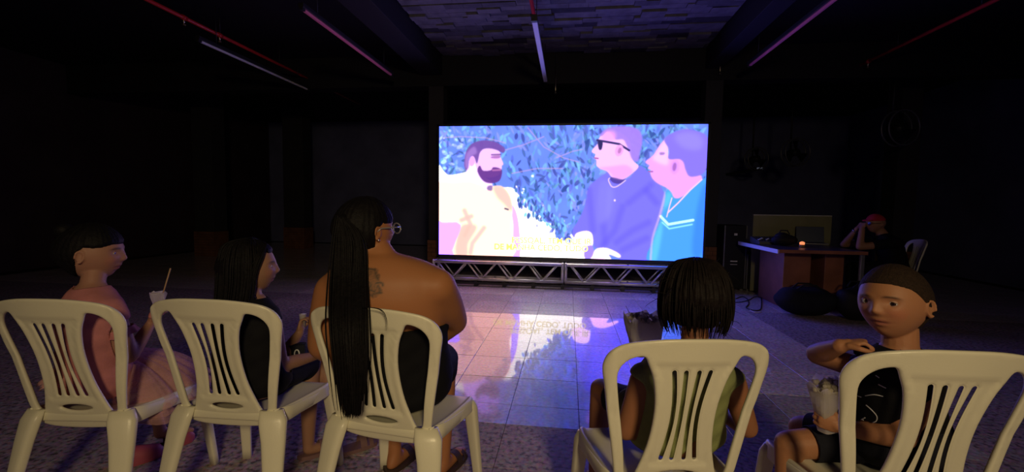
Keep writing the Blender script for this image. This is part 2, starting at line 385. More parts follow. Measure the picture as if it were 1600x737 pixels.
# man at the left
PK = (1.0, .80, .96)
paint(s1([(18, 520), (130, 545), (102, 640), (112, 700), (18, 700)]), (.95, .76, 1.0))
paint(s1([(380, 430), (400, 540), (398, 705), (434, 705), (430, 560), (412, 470)]), (.97, .78, .99), 1.6)
paint(s1([(165, 215), (215, 220), (245, 290), (290, 320), (288, 362), (240, 352), (150, 335), (160, 270)]), (1, .90, .98))
paint(s1([(10, 335), (100, 325), (170, 318), (235, 338), (275, 365), (292, 345), (345, 345), (385, 395), (398, 470), (388, 560), (398, 710), (96, 710), (132, 545), (10, 520)]), (1.0, .90, .88), 1.5)
paint(s1([(300, 350), (345, 350), (382, 400), (392, 470), (350, 430), (320, 400)]), (1.0, .84, .78), 4, .7)
paint(s1([(105, 690), (132, 560), (180, 545), (210, 560), (165, 640), (160, 700)]), (1.0, .82, .74), 4, .6)
for P in (((150, 470), (180, 540), (150, 600)), ((135, 520), (185, 500)), ((250, 560), (190, 640), (180, 690))): line(s1(P), 2, (.98, .78, .72), 3.5, .35)
line(s1([(358, 460), (374, 465)]), 1.2, (.35, .35, .45))
paint(s1([(270, 345), (292, 342), (290, 366), (268, 362)]), (.55, .40, .72), 1.2, .8)
paint(s1([(200, 180), (250, 150), (300, 148), (332, 165), (335, 190), (350, 228), (342, 240), (340, 262), (320, 290), (262, 300), (225, 270), (205, 225)]), (1.0, .84, .97))
paint(s1([(290, 190), (332, 185), (330, 200), (290, 200)]), (.72, .42, .80), 1.4, .8); line(s1([(290, 182), (335, 180)]), 1.4, (.50, .30, .66), .9, .8)
paint(s1([(222, 245), (232, 240), (246, 264), (285, 262), (300, 246), (338, 256), (342, 282), (330, 315), (300, 328), (260, 324), (235, 302), (218, 268)]), (.42, .22, .60), 1.3, .92)
line(s1([(296, 262), (334, 260)]), 1.6, (.95, .50, .78), .9, .9)
paint(s1([(150, 240), (153, 195), (165, 155), (195, 122), (245, 108), (300, 112), (338, 132), (358, 152), (350, 172), (318, 158), (285, 150), (250, 152), (230, 172), (222, 205), (214, 228), (203, 200), (188, 190), (175, 205), (170, 245), (160, 262)]), (.50, .34, .72), 1.4, .95)
paint(s1([(155, 245), (160, 180), (200, 140), (215, 170), (190, 190), (175, 215), (170, 250)]), (.74, .56, .92), 3, .7)
paint(s1(ell(190, 214, 14, 26, .15)), (1.0, .74, .95), 1)
# man in the middle
BL = (.52, .49, .98)
paint(s2([(232, 262), (165, 305), (128, 345), (112, 430), (82, 500), (48, 560), (62, 598), (138, 572), (152, 620), (165, 648), (230, 650), (285, 690), (292, 722), (446, 722), (455, 600), (485, 510), (513, 405), (500, 350), (432, 268), (380, 232), (340, 290), (290, 300), (250, 288)]), BL, 1.4)
for P in (((130, 360), (140, 470), (150, 560)), ((300, 440), (260, 560), (200, 640)), ((330, 420), (440, 330)), ((270, 620), (350, 560), (430, 520)), ((420, 360), (470, 420)), ((210, 340), (200, 480), (210, 620)), ((300, 660), (420, 600))): line(s2(P), 3, (.38, .33, .86), 7, .30)
paint(s2([(190, 320), (250, 350), (240, 480), (180, 520)]), (.60, .58, 1.0), 8, .6)
paint(s2([(205, 60), (180, 95), (176, 118), (148, 150), (146, 166), (162, 174), (158, 190), (168, 208), (168, 232), (190, 250), (222, 262), (252, 298), (300, 303), (352, 268), (380, 234), (350, 200), (330, 100), (250, 50)]), (1.0, .82, .97), 1.2)
paint(s2([(180, 245), (230, 262), (258, 298), (300, 303), (352, 266), (320, 230), (250, 235)]), (.95, .62, .90), 4, .6)
paint(s2([(182, 80), (205, 55), (232, 40), (290, 33), (350, 38), (388, 60), (398, 110), (388, 160), (374, 212), (345, 196), (332, 160), (316, 122), (300, 100), (262, 100), (248, 75), (222, 62), (198, 82)]), (.70, .54, .95), 2.2, .95)
paint(s2([(200, 80), (222, 55), (262, 62), (262, 100), (200, 108)]), (.98, .68, .96), 4, .7)
line(s2([(172, 104), (282, 123), (332, 155)]), 2.2, (.22, .18, .45), .9); paint(s2([(176, 106), (198, 111), (194, 148), (182, 152), (176, 130)]), (.20, .18, .42), 1.0)
paint(s2(ell(282, 155, 20, 30, .3)), (1.0, .70, .92), 1.2); paint(s2(ell(284, 156, 8, 16, .3)), (.85, .42, .76), 1.5, .7)
line(s2([(160, 194), (176, 196)]), 1.4, (.90, .40, .70))
paint(s2([(236, 290), (300, 303), (320, 292), (290, 322), (250, 318)]), (.30, .22, .62), 1.4, .8)
line(smooth_closed(s2([(235, 295), (236, 325), (252, 341), (280, 332), (322, 292)]), 5)[:-6], 1.0, (.98, .86, .90), .8, .9)
paint(s2(ell(260, 408, 5, 6)), (.98, .92, .86), 1)
# man at the right
paint(s2([(528, 90), (492, 120), (474, 145), (452, 180), (416, 208), (418, 222), (434, 230), (426, 246), (442, 256), (438, 272), (452, 302), (482, 326), (520, 345), (545, 372), (560, 398), (605, 388), (700, 300), (650, 250), (612, 195), (530, 190)]), (.98, .70, .96), 1.3)
paint(s2([(528, 95), (492, 125), (470, 165), (452, 200), (520, 230), (530, 190)]), (1, .88, .98), 5, .8)
paint(s2([(508, 102), (538, 72), (600, 48), (662, 54), (722, 82), (732, 150), (724, 230), (702, 274), (640, 287), (617, 255), (605, 215), (582, 198), (540, 200), (528, 190), (532, 150)]), (.58, .50, .92), 1.6)
paint(s2([(560, 80), (640, 60), (700, 90), (690, 150), (600, 140)]), (.66, .60, .98), 8, .7)
paint(s2(ell(562, 238, 24, 38, .15)), (.96, .66, .94), 1.3); paint(s2(ell(560, 238, 10, 22, .15)), (.75, .36, .80), 1.6, .7)
paint(s2([(485, 165), (510, 165), (508, 176), (488, 178)]), (.62, .42, .80), 1.3, .7); line(s2([(430, 262), (450, 262)]), 1.3, (.80, .40, .76))
paint(s2([(532, 355), (560, 396), (606, 386), (705, 300), (740, 318), (740, 725), (438, 725), (455, 610), (487, 520), (513, 430), (516, 372)]), (.32, .68, .95), 1.4)
paint(s2([(515, 380), (545, 370), (540, 420), (500, 470), (500, 560), (470, 720), (440, 720), (456, 610), (487, 520)]), (.42, .86, .97), 5, .8)
paint(s2([(680, 420), (720, 330), (720, 600), (690, 700), (650, 660)]), (.26, .56, .98), 6, .8)
line(s2([(490, 488), (530, 530), (655, 508)]), 3.2, (.86, .96, 1.0), 1); line(s2([(500, 520), (535, 552), (650, 530)]), 1.6, (.60, .90, 1.0), 1)
line(s2([(698, 302), (640, 355), (580, 420), (528, 470)]), 1.3, (1.0, .86, .95), .9); line(s2([(548, 395), (535, 440), (522, 492)]), 1.0, (.98, .86, .95), .8)
paint(s2([(512, 360), (513, 405), (488, 500), (456, 600), (446, 720), (436, 720), (446, 600), (476, 500), (500, 410)]), (.96, .80, .98), 1.5, .6)
# hands and watch
paint(s2([(58, 592), (72, 572), (118, 562), (146, 577), (152, 622), (138, 645), (60, 640)]), (1.0, .95, .97), 1.2)
paint(s2([(112, 650), (150, 640), (152, 700), (110, 700)]), (.70, .58, .92), 1.4)
paint(s2([(148, 690), (165, 655), (215, 648), (270, 670), (292, 690), (280, 700), (232, 684), (240, 712), (140, 712)]), (1.0, .93, .97), 1.2)
IMG[:] = blur(IMG, 1.15)
lin = np.clip(IMG, 0, 1)**2.2; hdr = lin*(1.0+np.array((3.2, 3.5, 4.7))*np.clip((lin-.72)/.28, 0, 1)**1.4); hdr[..., 0] = np.minimum(hdr[..., 0], 2.0*hdr[..., 1]+.15)
img = bpy.data.images.new('led_picture', PW, PH, float_buffer=True); img.colorspace_settings.name = 'Linear Rec.709'
buf = np.ones((PH, PW, 4), np.float32); buf[..., :3] = hdr[::-1]; img.pixels.foreach_set(buf.ravel()); img.update()
lm = bpy.data.materials.new('led_picture'); lm.use_nodes = True; b = lm.node_tree.nodes['Principled BSDF']
ti = lm.node_tree.nodes.new('ShaderNodeTexImage'); ti.image = img; ti.extension = 'EXTEND'
b.inputs['Base Color'].default_value = (.01, .01, .01, 1); b.inputs['Roughness'].default_value = .5
lm.node_tree.links.new(ti.outputs['Color'], b.inputs['Emission Color']); b.inputs['Emission Strength'].default_value = 1.0
M['led_picture'] = lm
screen = empty('led_screen', (SX+SW/2, SY, SZ)); tag(screen, 'large glowing LED screen showing three men talking among leaves', 'screen')
me = bpy.data.meshes.new('picture'); me.from_pydata([(-SW/2, 0, 0), (SW/2, 0, 0), (SW/2, 0, SH), (-SW/2, 0, SH)], [], [(0, 1, 2, 3)])
uv = me.uv_layers.new(name='UVMap'); uv.data.foreach_set('uv', [0, 0, 1, 0, 1, 1, 0, 1]); link('picture', me, 'led_picture', screen)
for i in range(8):
    for j in range(4):                                                 # half-metre cabinets behind the picture
        boxo('cabinet', (-SW/2+i*.5+.001, -SW/2+(i+1)*.5-.001, .003, .085, j*.5+.001, (j+1)*.5-.001), 'black_metal', screen)
bm = bmesh.new()
for d in ((-SW/2-.03, -SW/2-.002, -.004, .09, -.055, SH+.03), (SW/2+.002, SW/2+.03, -.004, .09, -.055, SH+.03), (-SW/2-.03, SW/2+.03, -.004, .09, -.055, -.002), (-SW/2-.03, SW/2+.03, -.004, .09, SH+.002, SH+.03)): box(bm, *d)
obj('bezel', bm, 'black_metal', screen)
M['subtitle'] = emis('subtitle', (1.0, .80, .10), 2.4)
def text(s, size, loc, rot, m, parent, name='lettering', ext=0.0, align='RIGHT'):
    cu = bpy.data.curves.new(name, 'FONT'); cu.body = s; cu.size = size; cu.align_x = align; cu.extrude = ext; cu.offset = size*.022
    o = bpy.data.objects.new(name, cu); C.objects.link(o); o.location = loc; o.rotation_euler = rot; me = evaluated(o); bpy.data.objects.remove(o)
    o = bpy.data.objects.new(name, me); C.objects.link(o); me.materials.append(M[m]); o.parent = parent; o.location = loc; o.rotation_euler = rot; return o
text('PESSOAL, TEM QUE IR', .125, (0.38, -.004, .215), (math.pi/2, 0, 0), 'subtitle', screen, 'subtitle')
text('DE MANHÃ CEDO, TUDO', .125, (0.335, -.004, .105), (math.pi/2, 0, 0), 'subtitle', screen, 'subtitle')
# two ladder trusses lying under the screen
def truss(x0, x1, label):
    L_ = x1-x0; t = empty('truss', ((x0+x1)/2, SY-.02, 0.075)); tag(t, label, 'truss', 'aluminium trusses carrying the screen'); h = L_/2; H_ = .285; w_ = .25
    for y in (-w_/2, w_/2):
        for z in (.025, H_): tubeo('chord', [(-h, y, z), (h, y, z)], .025, 'alu', t, 12)
        nseg = 4; st = (L_-.14)/nseg
        for k in range(nseg):
            a = -h+.07+k*st
            tubeo('diagonal', [(a+.02, y, H_-.02), (a+st*.42, y, .045)], .0125, 'alu', t, 8)
            tubeo('diagonal', [(a+st*.52, y, .045), (a+st-.03, y, H_-.02)], .0125, 'alu', t, 8)
    for x in (-h+.015, h-.015):
        for y in (-w_/2, w_/2): tubeo('upright', [(x, y, .02), (x, y, H_)], .02, 'alu', t, 10)
        for z in (.025, H_): tubeo('upright', [(x, -w_/2, z), (x, w_/2, z)], .02, 'alu', t, 10)
    for x in (-h+.3, -h+.95, h-.35):
        for z in (.025, H_): tubeo('upright', [(x, -w_/2, z), (x, w_/2, z)], .0125, 'alu', t, 8)
    for x in (-h+.01, h-.01):
        for y in (-w_/2, w_/2):
            bm = bmesh.new(); box(bm, x-.012, x+.012, y-.03, y+.03, H_-.03, H_+.029, .008); obj('clamp', bm, 'alu', t)
    return t
truss(-2.075, -0.05, 'left aluminium truss under the LED screen, nearest the ponytailed woman')
truss(-0.03, 1.995, 'right aluminium truss under the LED screen, partly behind the curly head')
g = empty('base_rails', (-.04, SY-.02, 0)); tag(g, 'low black metal base rails between the trusses and the floor', 'base')
for y in (-.17, .14): boxo('rail', (-2.05, 2.05, y-.015, y+.015, .036, .062), 'black_metal', g)
for x in np.arange(-1.78, 2.0, .44):
    boxo('foot', (x-.025, x+.025, -.2, .17, 0, .036), 'black_metal', g); boxo('spacer', (x-.02, x+.02, -.185, .155, .0625, .075), 'black_metal', g)


# ------------------------------------------------------------------ monobloc chairs
def back_y(x, z):
    return -0.195 - (z-0.42)*0.25 + 0.9*x*x*min(1, max(.25, (z-.40)/.25))
def chair_back():
    half = [(0.150, .392), (0.166, .44), (0.180, .53), (0.196, .63), (0.212, .73), (0.220, .775), (0.219, .803), (0.209, .830), (0.187, .852), (.150, .867), (.08, .879)]
    out = smooth_closed([(-x, z) for x, z in half[::-1]] + [(-.1, .374), (0, .370), (.1, .374)] + half + [(0, .882)], 3)
    op = [(0.124, .826), (0.143, .825), (0.163, .813), (0.178, .792), (0.184, .762), (0.176, .70), (0.163, .62), (0.150, .53), (0.141, .455), (0.126, .437), (0.117, .447), (0.104, .49), (0.090, .55), (0.083, .62), (0.084, .69), (0.096, .76), (0.112, .802)]
    opr = smooth_closed(op, 3); opl = [(-x, z) for x, z in opr[::-1]]
    holes = [opr, opl]
    for sx in (-.050, -.020, .014, .044):
        xc = lambda t: (sx+.003)*(1-.30*math.sin(math.pi*t)) ; L_, R_ = [], []
        for k in range(13):
            t = k/12; z = .785-.275*t; w_ = .0062
            L_.append((xc(t)-w_, z)); R_.append((xc(t)+w_, z))
        e_ = .0043; holes.append(L_+[(xc(1)-e_, .5055), (xc(1), .5035), (xc(1)+e_, .5055)]+R_[::-1]+[(xc(0)+e_, .7895), (xc(0), .7915), (xc(0)-e_, .7895)])
    holes.append([(.056*math.cos(a)*1.0, .457+.0135*math.sin(a)*(abs(math.sin(a))**.3)) for a in np.linspace(0, 2*math.pi, 28, endpoint=False)])
    V = []; Ed = []; ring = []
    for li, loop in enumerate([out]+holes):
        L_ = resample(loop, .0075); s = len(V); V += L_; Ed += [(s+i, s+(i+1) % len(L_)) for i in range(len(L_))]
        A = np.array(L_); tg = np.roll(A, -1, 0)-np.roll(A, 1, 0); nr = np.stack([-tg[:, 1], tg[:, 0]], 1); nr /= np.linalg.norm(nr, axis=1)[:, None]
        for off in (.0022, .0055):
            for sg in (1, -1): ring.append(A+nr*off*sg)
    B = np.array(V); nb = len(V)
    BB = np.concatenate([B + (np.roll(B, -1, 0)-B)*k for k in (0, .5) ])
    def bdist(G): return np.sqrt(((G[:, None]-B[None])**2).sum(-1)).min(1)
    gx, gz = np.meshgrid(np.arange(-.22, .2201, .008), np.arange(.375, .88, .008)); G = np.stack([gx.ravel(), gz.ravel()], 1)
    G = G[bdist(G) > .0085]
    R_ = np.concatenate(ring); dR = bdist(R_); R_ = R_[dR > .0020]; keep = []
    for p in R_:
        if all((p[0]-q[0])**2+(p[1]-q[1])**2 > .0019**2 for q in keep[-400:]): keep.append(p)
    V += [tuple(g) for g in keep] + [tuple(g) for g in G]
    vs, es, fs, *_ = geometry.delaunay_2d_cdt([Vector(v) for v in V], Ed, [], 0, 1e-6)
    vs = np.array([tuple(v) for v in vs]); cen = np.array([vs[list(f)].mean(0) for f in fs])
    ok = pip(out, cen[:, 0], cen[:, 1])
    for h in holes: ok &= ~pip(h, cen[:, 0], cen[:, 1])
    fs = [list(f) for f, k in zip(fs, ok) if k]
    # distance of every vertex to the boundary segments
    seg = np.array([(V[i], V[j]) for i, j in Ed]); a_, b_ = seg[:, 0], seg[:, 1]
    ab = b_-a_; tt = np.clip(((vs[:, None]-a_[None])*ab[None]).sum(-1)/(ab**2).sum(-1)[None], 0, 1)
    dd = np.linalg.norm(vs[:, None]-(a_[None]+tt[..., None]*ab[None]), axis=-1).min(1)
    hth = .0075*np.sqrt(np.clip(1-(1-np.clip(dd/.0055, 0, 1))**2, .10, 1))
    n = len(vs); P = np.concatenate([np.stack([vs[:, 0], -hth, vs[:, 1]], 1), np.stack([vs[:, 0], hth, vs[:, 1]], 1)])
    cnt = {}
    for f in fs:
        for i in range(3):
            e = (f[i], f[(i+1) % 3]); cnt[e] = cnt.get(e, 0)+1
    F = [f for f in fs]+[[i+n for i in f[::-1]] for f in fs]
    for (i, j) in cnt:
        if (j, i) not in cnt: F.append([j, i, i+n, j+n])
    m2 = bpy.data.meshes.new('backrest'); m2.from_pydata(P.tolist(), [], F); m2.update()
    bm = bmesh.new(); bm.from_mesh(m2); bmesh.ops.delete(bm, geom=[v for v in bm.verts if not v.link_faces], context='VERTS')
    bmesh.ops.recalc_face_normals(bm, faces=bm.faces[:]); bm.to_mesh(m2); bm.free()
    co = np.empty(len(m2.vertices)*3); m2.vertices.foreach_get('co', co); co = co.reshape(-1, 3)
    # relief: recessed fan panel and a raised rim on the frame
    x, y, z = co.T.copy()
    hw = np.interp(z, [.44, .50, .55, .62, .69, .76, .80], [.088, .082, .074, .069, .070, .080, .098])
    d = np.minimum(hw-abs(x), np.minimum(.812-z-.25*x*x, z-.485)); pan = np.clip(d/.006, 0, 1)
    y = y + np.where(y < 0, pan*.0045, -pan*.002)
    dl = .030-np.hypot((z-.457)*1.9, x*.42); y = y + np.where(y < 0, np.clip(dl/.010, 0, 1)*.003, 0)
    y = y + np.where(y < 0, -.004*np.clip(1-abs(np.hypot(x*1.0, 0)-.203)/.015, 0, 1)*(z > .45), 0)
    sc_ = y - 0
    yb = np.array([back_y(a, b) for a, b in zip(x, z)])
    # the rim of the frame turns backward a little
    co = np.stack([x, yb+sc_, z], 1); m2.vertices.foreach_set('co', co.ravel()); m2.update()
    return m2
def chair_seat():
    bm = bmesh.new(); U = np.array([-1.09, -1.08, -1.045, -1.0, -.955, -.90, -.82, -.6, -.3, 0, .3, .6, .82, .90, .955, 1.0, 1.045, 1.08, 1.09]); rows = []
    ts = [-.03, -.015, .0, .04, .12, .25, .4, .55, .7, .82, .9, .95, .985, 1.01, 1.02, 1.025]
    for t in ts:
        tt = min(max(t, 0), 1); y = -.205+.385*tt + (.006 if t > 1.01 else 0)
        hw = np.interp(tt, [0, .3, .8, .93, 1], [.168, .186, .202, .195, .165]); r = []
        fall = 0.0
        for u in U:
            a = min(abs(u), 1); z = .437 - .014*(1-a**4)*math.sin(math.pi*min(tt*1.1, 1))**.6 - .030*tt
            if a > .9: z += .010*math.sin((a-.9)/.1*math.pi)
            if abs(u) > 1: z -= (abs(u)-1)*.55
            if tt > .88: z -= .03*((tt-.88)/.12)**2
            if t > 1: z -= (t-1)*1.6
            if t < 0: z += t*1.2
            r.append((math.copysign(hw*min(abs(u), 1)+max(0, abs(u)-1)*.02, u), y + .012*(1-a*a)*(tt > .9)*(tt-.9)*10, z))
        rows.append(r)
    loft(bm, rows, close=False)
    for f in bm.faces: f.smooth = True
    me = bpy.data.meshes.new('t'); bm.to_mesh(me); bm.free(); o = bpy.data.objects.new('t', me); C.objects.link(o)
    s = o.modifiers.new('s', 'SOLIDIFY'); s.thickness = .005; s.offset = -1
    s = o.modifiers.new('u', 'SUBSURF'); s.levels = 1
    m2 = evaluated(o); bpy.data.objects.remove(o); return m2
def chair_leg(sx, rear):
    """tapered channel leg: convex outer shell"""
    bm = bmesh.new(); rings = []
    if rear: P = [((.150, -.195, .445), .036, .020), ((.160, -.205, .41), .044, .024), ((.170, -.220, .34), .038, .024), ((.183, -.252, .2), .030, .021), ((.197, -.285, .07), .025, .018), ((.203, -.297, 0.0), .024, .018)]
    else: P = [((.172, .125, .402), .028, .028), ((.179, .136, .37), .030, .030), ((.184, .147, .33), .025, .026), ((.193, .168, .18), .021, .022), ((.201, .184, .05), .018, .019), ((.203, .188, 0.0), .018, .019)]
    for (c, wx, wy) in P:
        r = []
        for k in range(20):
            a = 2*math.pi*k/20; ca, sa = math.cos(a), math.sin(a); e = .62
            ux, uy = math.copysign(abs(ca)**e, ca)*wx, math.copysign(abs(sa)**e, sa)*wy
            if rear: uy *= 1.0 if uy < 0 else .45                     # hollow inner side
            else: uy *= 1.0 if uy > 0 else .5
            rr = .35*(1 if sx > 0 else 1)
            q = Vector((ux, uy, 0)); q.rotate(Matrix.Rotation(rr*(1 if rear else -1), 3, 'Z'))
            r.append(((c[0]+q.x)*sx, c[1]+q.y, c[2]))
        rings.append(r if sx > 0 else r[::-1])
    loft(bm, rings)
    bmesh.ops.recalc_face_normals(bm, faces=bm.faces[:])
    me = bpy.data.meshes.new('leg'); bm.to_mesh(me); bm.free(); return me
def make_chair():
    t = empty('plastic_chair')
    for nm, me in (('backrest', chair_back()), ('seat', chair_seat()), ('leg', chair_leg(1, True)), ('leg', chair_leg(-1, True)), ('leg', chair_leg(1, False)), ('leg', chair_leg(-1, False))):
        o = link(nm, me, None, t, True); me.materials.clear(); me.materials.append(M['plastic'])
    t.scale = (1.06, 1.05, 1.02)
    for s in (-1, 1):                                                  # side rails under the seat edge
        bm = bmesh.new(); pts = [(s*.166, -.205, .415), (s*.182, -.12, .406), (s*.190, -.02, .397), (s*.194, .07, .387), (s*.186, .125, .380)]
        loft(bm, [[(p[0]-s*.004*k, p[1], p[2]+dz*g) for k, dz in ((-1, .022), (0, .024), (1, .022), (1, -.022), (0, -.024), (-1, -.022))] for p, g in zip(pts, (1.5, 1.1, .85, .85, 1.2))])
        obj('side_rail', bm, 'plastic', t, True)
    return t
chair0 = make_chair(); used = [False]
def place_chair(x, y, rz, label, group='white plastic chairs facing the screen', wide=1.06, high=1.02):
    c = chair0 if not used[0] else copy_tree(chair0); used[0] = True
    c.location = (x, y, 0); c.rotation_euler = (0, 0, rz); c.scale = (wide, 1.05, high); tag(c, label, 'chair', group); return c
place_chair(0.288, 1.503, 0.18, 'cream plastic slatted chair under the child in the green top')
place_chair(-0.625, 1.685, -0.12, 'cream plastic slatted chair under the woman with the long ponytail', wide=1.14)
place_chair(-1.28, 1.70, 0.04, 'cream plastic slatted chair under the girl in the black tank top', wide=1.14)
place_chair(-1.83, 1.60, 0.12, 'cream plastic chair under the girl in pink, leftmost in the row')
place_chair(0.925, 1.475, 0.05, 'cream plastic slatted chair under the boy, rightmost in the row', high=1.035)

# ------------------------------------------------------------------ people
def frame(fwd, up=(0, 0, 1)):
    f = Vector(fwd).normalized(); u = Vector(up); u = (u-f*u.dot(f)).normalized(); r = f.cross(u)
    return Matrix(((r.x, f.x, u.x), (r.y, f.y, u.y), (r.z, f.z, u.z)))           # columns: right, forward, up
def ico(bm, c, rad, R=None, sub=3):
    r = bmesh.ops.create_icosphere(bm, subdivisions=sub, radius=1); R = R or Matrix.Identity(3)
    for v in r['verts']: v.co = Vector(c) + R @ Vector((v.co.x*rad[0], v.co.y*rad[1], v.co.z*rad[2]))
def limb(bm, P, R, seg=16):
    """a chain of joints with a radius each: tapered tubes and a ball in every joint"""
    P = [Vector(p) for p in P]
    for i in range(len(P)-1):
        a, b = P[i], P[i+1]; d = (b-a).normalized(); x = d.orthogonal().normalized(); y = d.cross(x)
        loft(bm, [[a+(b-a)*t+(x*math.cos(2*math.pi*k/seg)+y*math.sin(2*math.pi*k/seg))*(R[i]+(R[i+1]-R[i])*t) for k in range(seg)] for t in (0, .5, 1)])
    for p, r in zip(P, R): ico(bm, p, (r, r, r), sub=2)
def trunk(bm, rings, seg=28):
    """rings: (centre, half width, half depth, side vector)"""
    out = []
    for c, hw, hd, s in rings:
        s = Vector(s); s.z = 0; s.normalize(); f = Vector((-s.y, s.x, 0))
        out.append([Vector(c)+s*(math.copysign(abs(math.cos(a))**.85, math.cos(a))*hw)+f*(math.copysign(abs(math.sin(a))**.9, math.sin(a))*hd) for a in (2*math.pi*k/seg for k in range(seg))])
    loft(bm, out)
def g(x, s): return math.exp(-(x/s)**2)
def head_point(t, p, H, kid):
    """surface of the head; t polar from crown, p azimuth, face towards +y"""
    dx, dy, dz = math.sin(t)*math.cos(p), math.sin(t)*math.sin(p), math.cos(t)
    x = .372*dx; z = .50*dz; y = (.43 if dy > 0 else .50)*dy
    y -= .045*(1-abs(dz)) if dy < 0 else 0
    if z < 0:
        k = (-z/.5); x *= 1-(.34-.02*kid)*k**1.9
        if dy < 0: y *= 1-.35*k**1.3
        else: y *= 1-.05*k
    fr = max(0, dy)**.7; ax = abs(x)
    n = 0
    n += (.105-.040*kid)*g(ax, .050)*(g(z+.105, .055)) + (.052-.018*kid)*g(ax, .040)*g(z+.03, .075) + .030*g(ax-.052, .030)*g(z+.120, .030)      # nose and wings
    n += .018*g(ax-.13, .09)*g(z-.095, .035)                           # brow
    n -= .045*g(ax-.155, .070)*g(z-.015, .050)                         # eye sockets
    n += .022*g(ax-.20, .09)*g(z+.11, .08)                             # cheeks
    n += .036*g(ax, .090)*g(z+.220, .024) + .040*g(ax, .078)*g(z+.284, .026) - .020*g(ax, .12)*g(z+.250, .010)   # lips
    n -= .012*g(ax, .05)*g(z+.325, .022)
    n += .030*g(ax, .085)*g(z+.405, .06)                               # chin
    n -= .010*g(ax, .02)*g(z+.185, .02)
    return Vector((x*H, (y+n*fr)*H, z*H))
def add_head(bm, hd):
    c, R, H, kid = hd['c'], hd['R'], hd['H'], hd.get('kid', 1); nt_, np_ = 60, 84; rows = []
    for i in range(1, nt_):
        rows.append([c + R @ head_point(math.pi*i/nt_, 2*math.pi*j/np_, H, kid) for j in range(np_)])
    loft(bm, rows)
    for s in (-1, 1):                                                  # ears
        e = c + R @ Vector((s*.368*H, -.045*H, -.045*H)); Q = R @ Matrix.Rotation(s*.35, 3, 'Z') @ Matrix.Rotation(-.15, 3, 'X')
        ico(bm, e, (.020*H, .065*H, .105*H), Q, 2)
        pts = [e + Q @ Vector((s*.030*H, .062*H*math.cos(a)-.012*H, .105*H*math.sin(a))) for a in np.linspace(-1.9, 3.6, 14)]
        tube(bm, pts, .017*H, 8); ico(bm, e+Q @ Vector((s*.016*H, .01*H, -.095*H)), (.018*H, .032*H, .035*H), Q, 2)
FINGERS = {  # curl in radians for the three joints, spread
    'relaxed': (.35, .4, .3), 'hold': (.9, .95, .6), 'fist': (1.25, 1.35, .8), 'pinch': (1.0, .9, .5)}
def add_hand(bm, wrist, direction, palm, L=.15, pose='relaxed', side=1, curls=None, fr=None):
    """wrist point, direction to the knuckles, palm normal (where the fingers curl to), L hand length"""
    d = Vector(direction).normalized(); n = Vector(palm); n = (n-d*n.dot(d)).normalized(); s = d.cross(n)*side      # s points to the thumb side
    W = Vector(wrist); k = L/.18; pw, pl = .038*k, .088*k
    ico(bm, W+d*pl*.52, (pw*1.0, pl*.60, .0155*k), Matrix(((s.x, d.x, n.x), (s.y, d.y, n.y), (s.z, d.z, n.z))), 3)
    ico(bm, W+d*pl*.30+s*pw*.55+n*.004*k, (.017*k, .030*k, .016*k), Matrix(((s.x, d.x, n.x), (s.y, d.y, n.y), (s.z, d.z, n.z))), 2)
    limb(bm, [W-d*.01*k, W+d*.03*k], [.024*k, .024*k])
    cs = curls or [FINGERS[pose]]*4; fr = fr or .0085
    for q, (off, ln) in enumerate(((.75, .072), (.27, .080), (-.24, .074), (-.74, .058))):
        p = W+d*pl*(.93-.05*abs(off))+s*pw*off; a = 0; P = [p-d*.02*k, p]; dd = (d+s*off*.10).normalized()
        for c_, seg in zip(cs[q], (.46, .30, .24)):
            a += c_; p = p+(dd*math.cos(a)+n*math.sin(a))*ln*k*seg; P.append(p)
        limb(bm, P, [fr*1.08*k, fr*1.05*k, fr*.98*k, fr*.9*k, fr*.78*k], 10)
    p = W+d*pl*.28+s*pw*.80; P = [p, p+(s*.55+d*.72+n*.35).normalized()*.036*k]; P.append(P[-1]+(d*.8+n*.55-s*.05).normalized()*.030*k); P.append(P[-1]+(d*.75+n*.6-s*.35).normalized()*.022*k)
    limb(bm, P, [.014*k, .0118*k, .0105*k, .0085*k], 10)
def remesh(bm, vox, smooth_it=10, keep=None):
    """one continuous surface from the overlapping pieces, then relaxed where keep() is 0"""
    me = bpy.data.meshes.new('t'); bmesh.ops.recalc_face_normals(bm, faces=bm.faces[:]); bm.to_mesh(me); bm.free(); o = bpy.data.objects.new('t', me); C.objects.link(o)
    r = o.modifiers.new('r', 'REMESH'); r.mode = 'VOXEL'; r.voxel_size = vox; r.use_smooth_shade = True
    m2 = evaluated(o); bpy.data.objects.remove(o)
    n = len(m2.vertices); co = np.empty(n*3); m2.vertices.foreach_get('co', co); co = co.reshape(-1, 3)
    e = np.empty(len(m2.edges)*2, np.int64); m2.edges.foreach_get('vertices', e); e = e.reshape(-1, 2)
    deg = np.bincount(e.ravel(), minlength=n)[:, None]
    wt = np.ones((n, 1)) if keep is None else (1-keep(co))[:, None]
    for it in range(smooth_it):
        acc = np.zeros_like(co)
        for ax in range(3): acc[:, ax] = np.bincount(e[:, 0], co[e[:, 1], ax], n)+np.bincount(e[:, 1], co[e[:, 0], ax], n)
        f = wt if it > 1 else np.maximum(wt, .5)
        co = co+(acc/deg-co)*.55*f
    m2.vertices.foreach_set('co', co.ravel()); m2.update()
    return m2, co
def vnormals(me):
    a = np.empty(len(me.vertices)*3); me.vertex_normals.foreach_get('vector', a); return a.reshape(-1, 3)
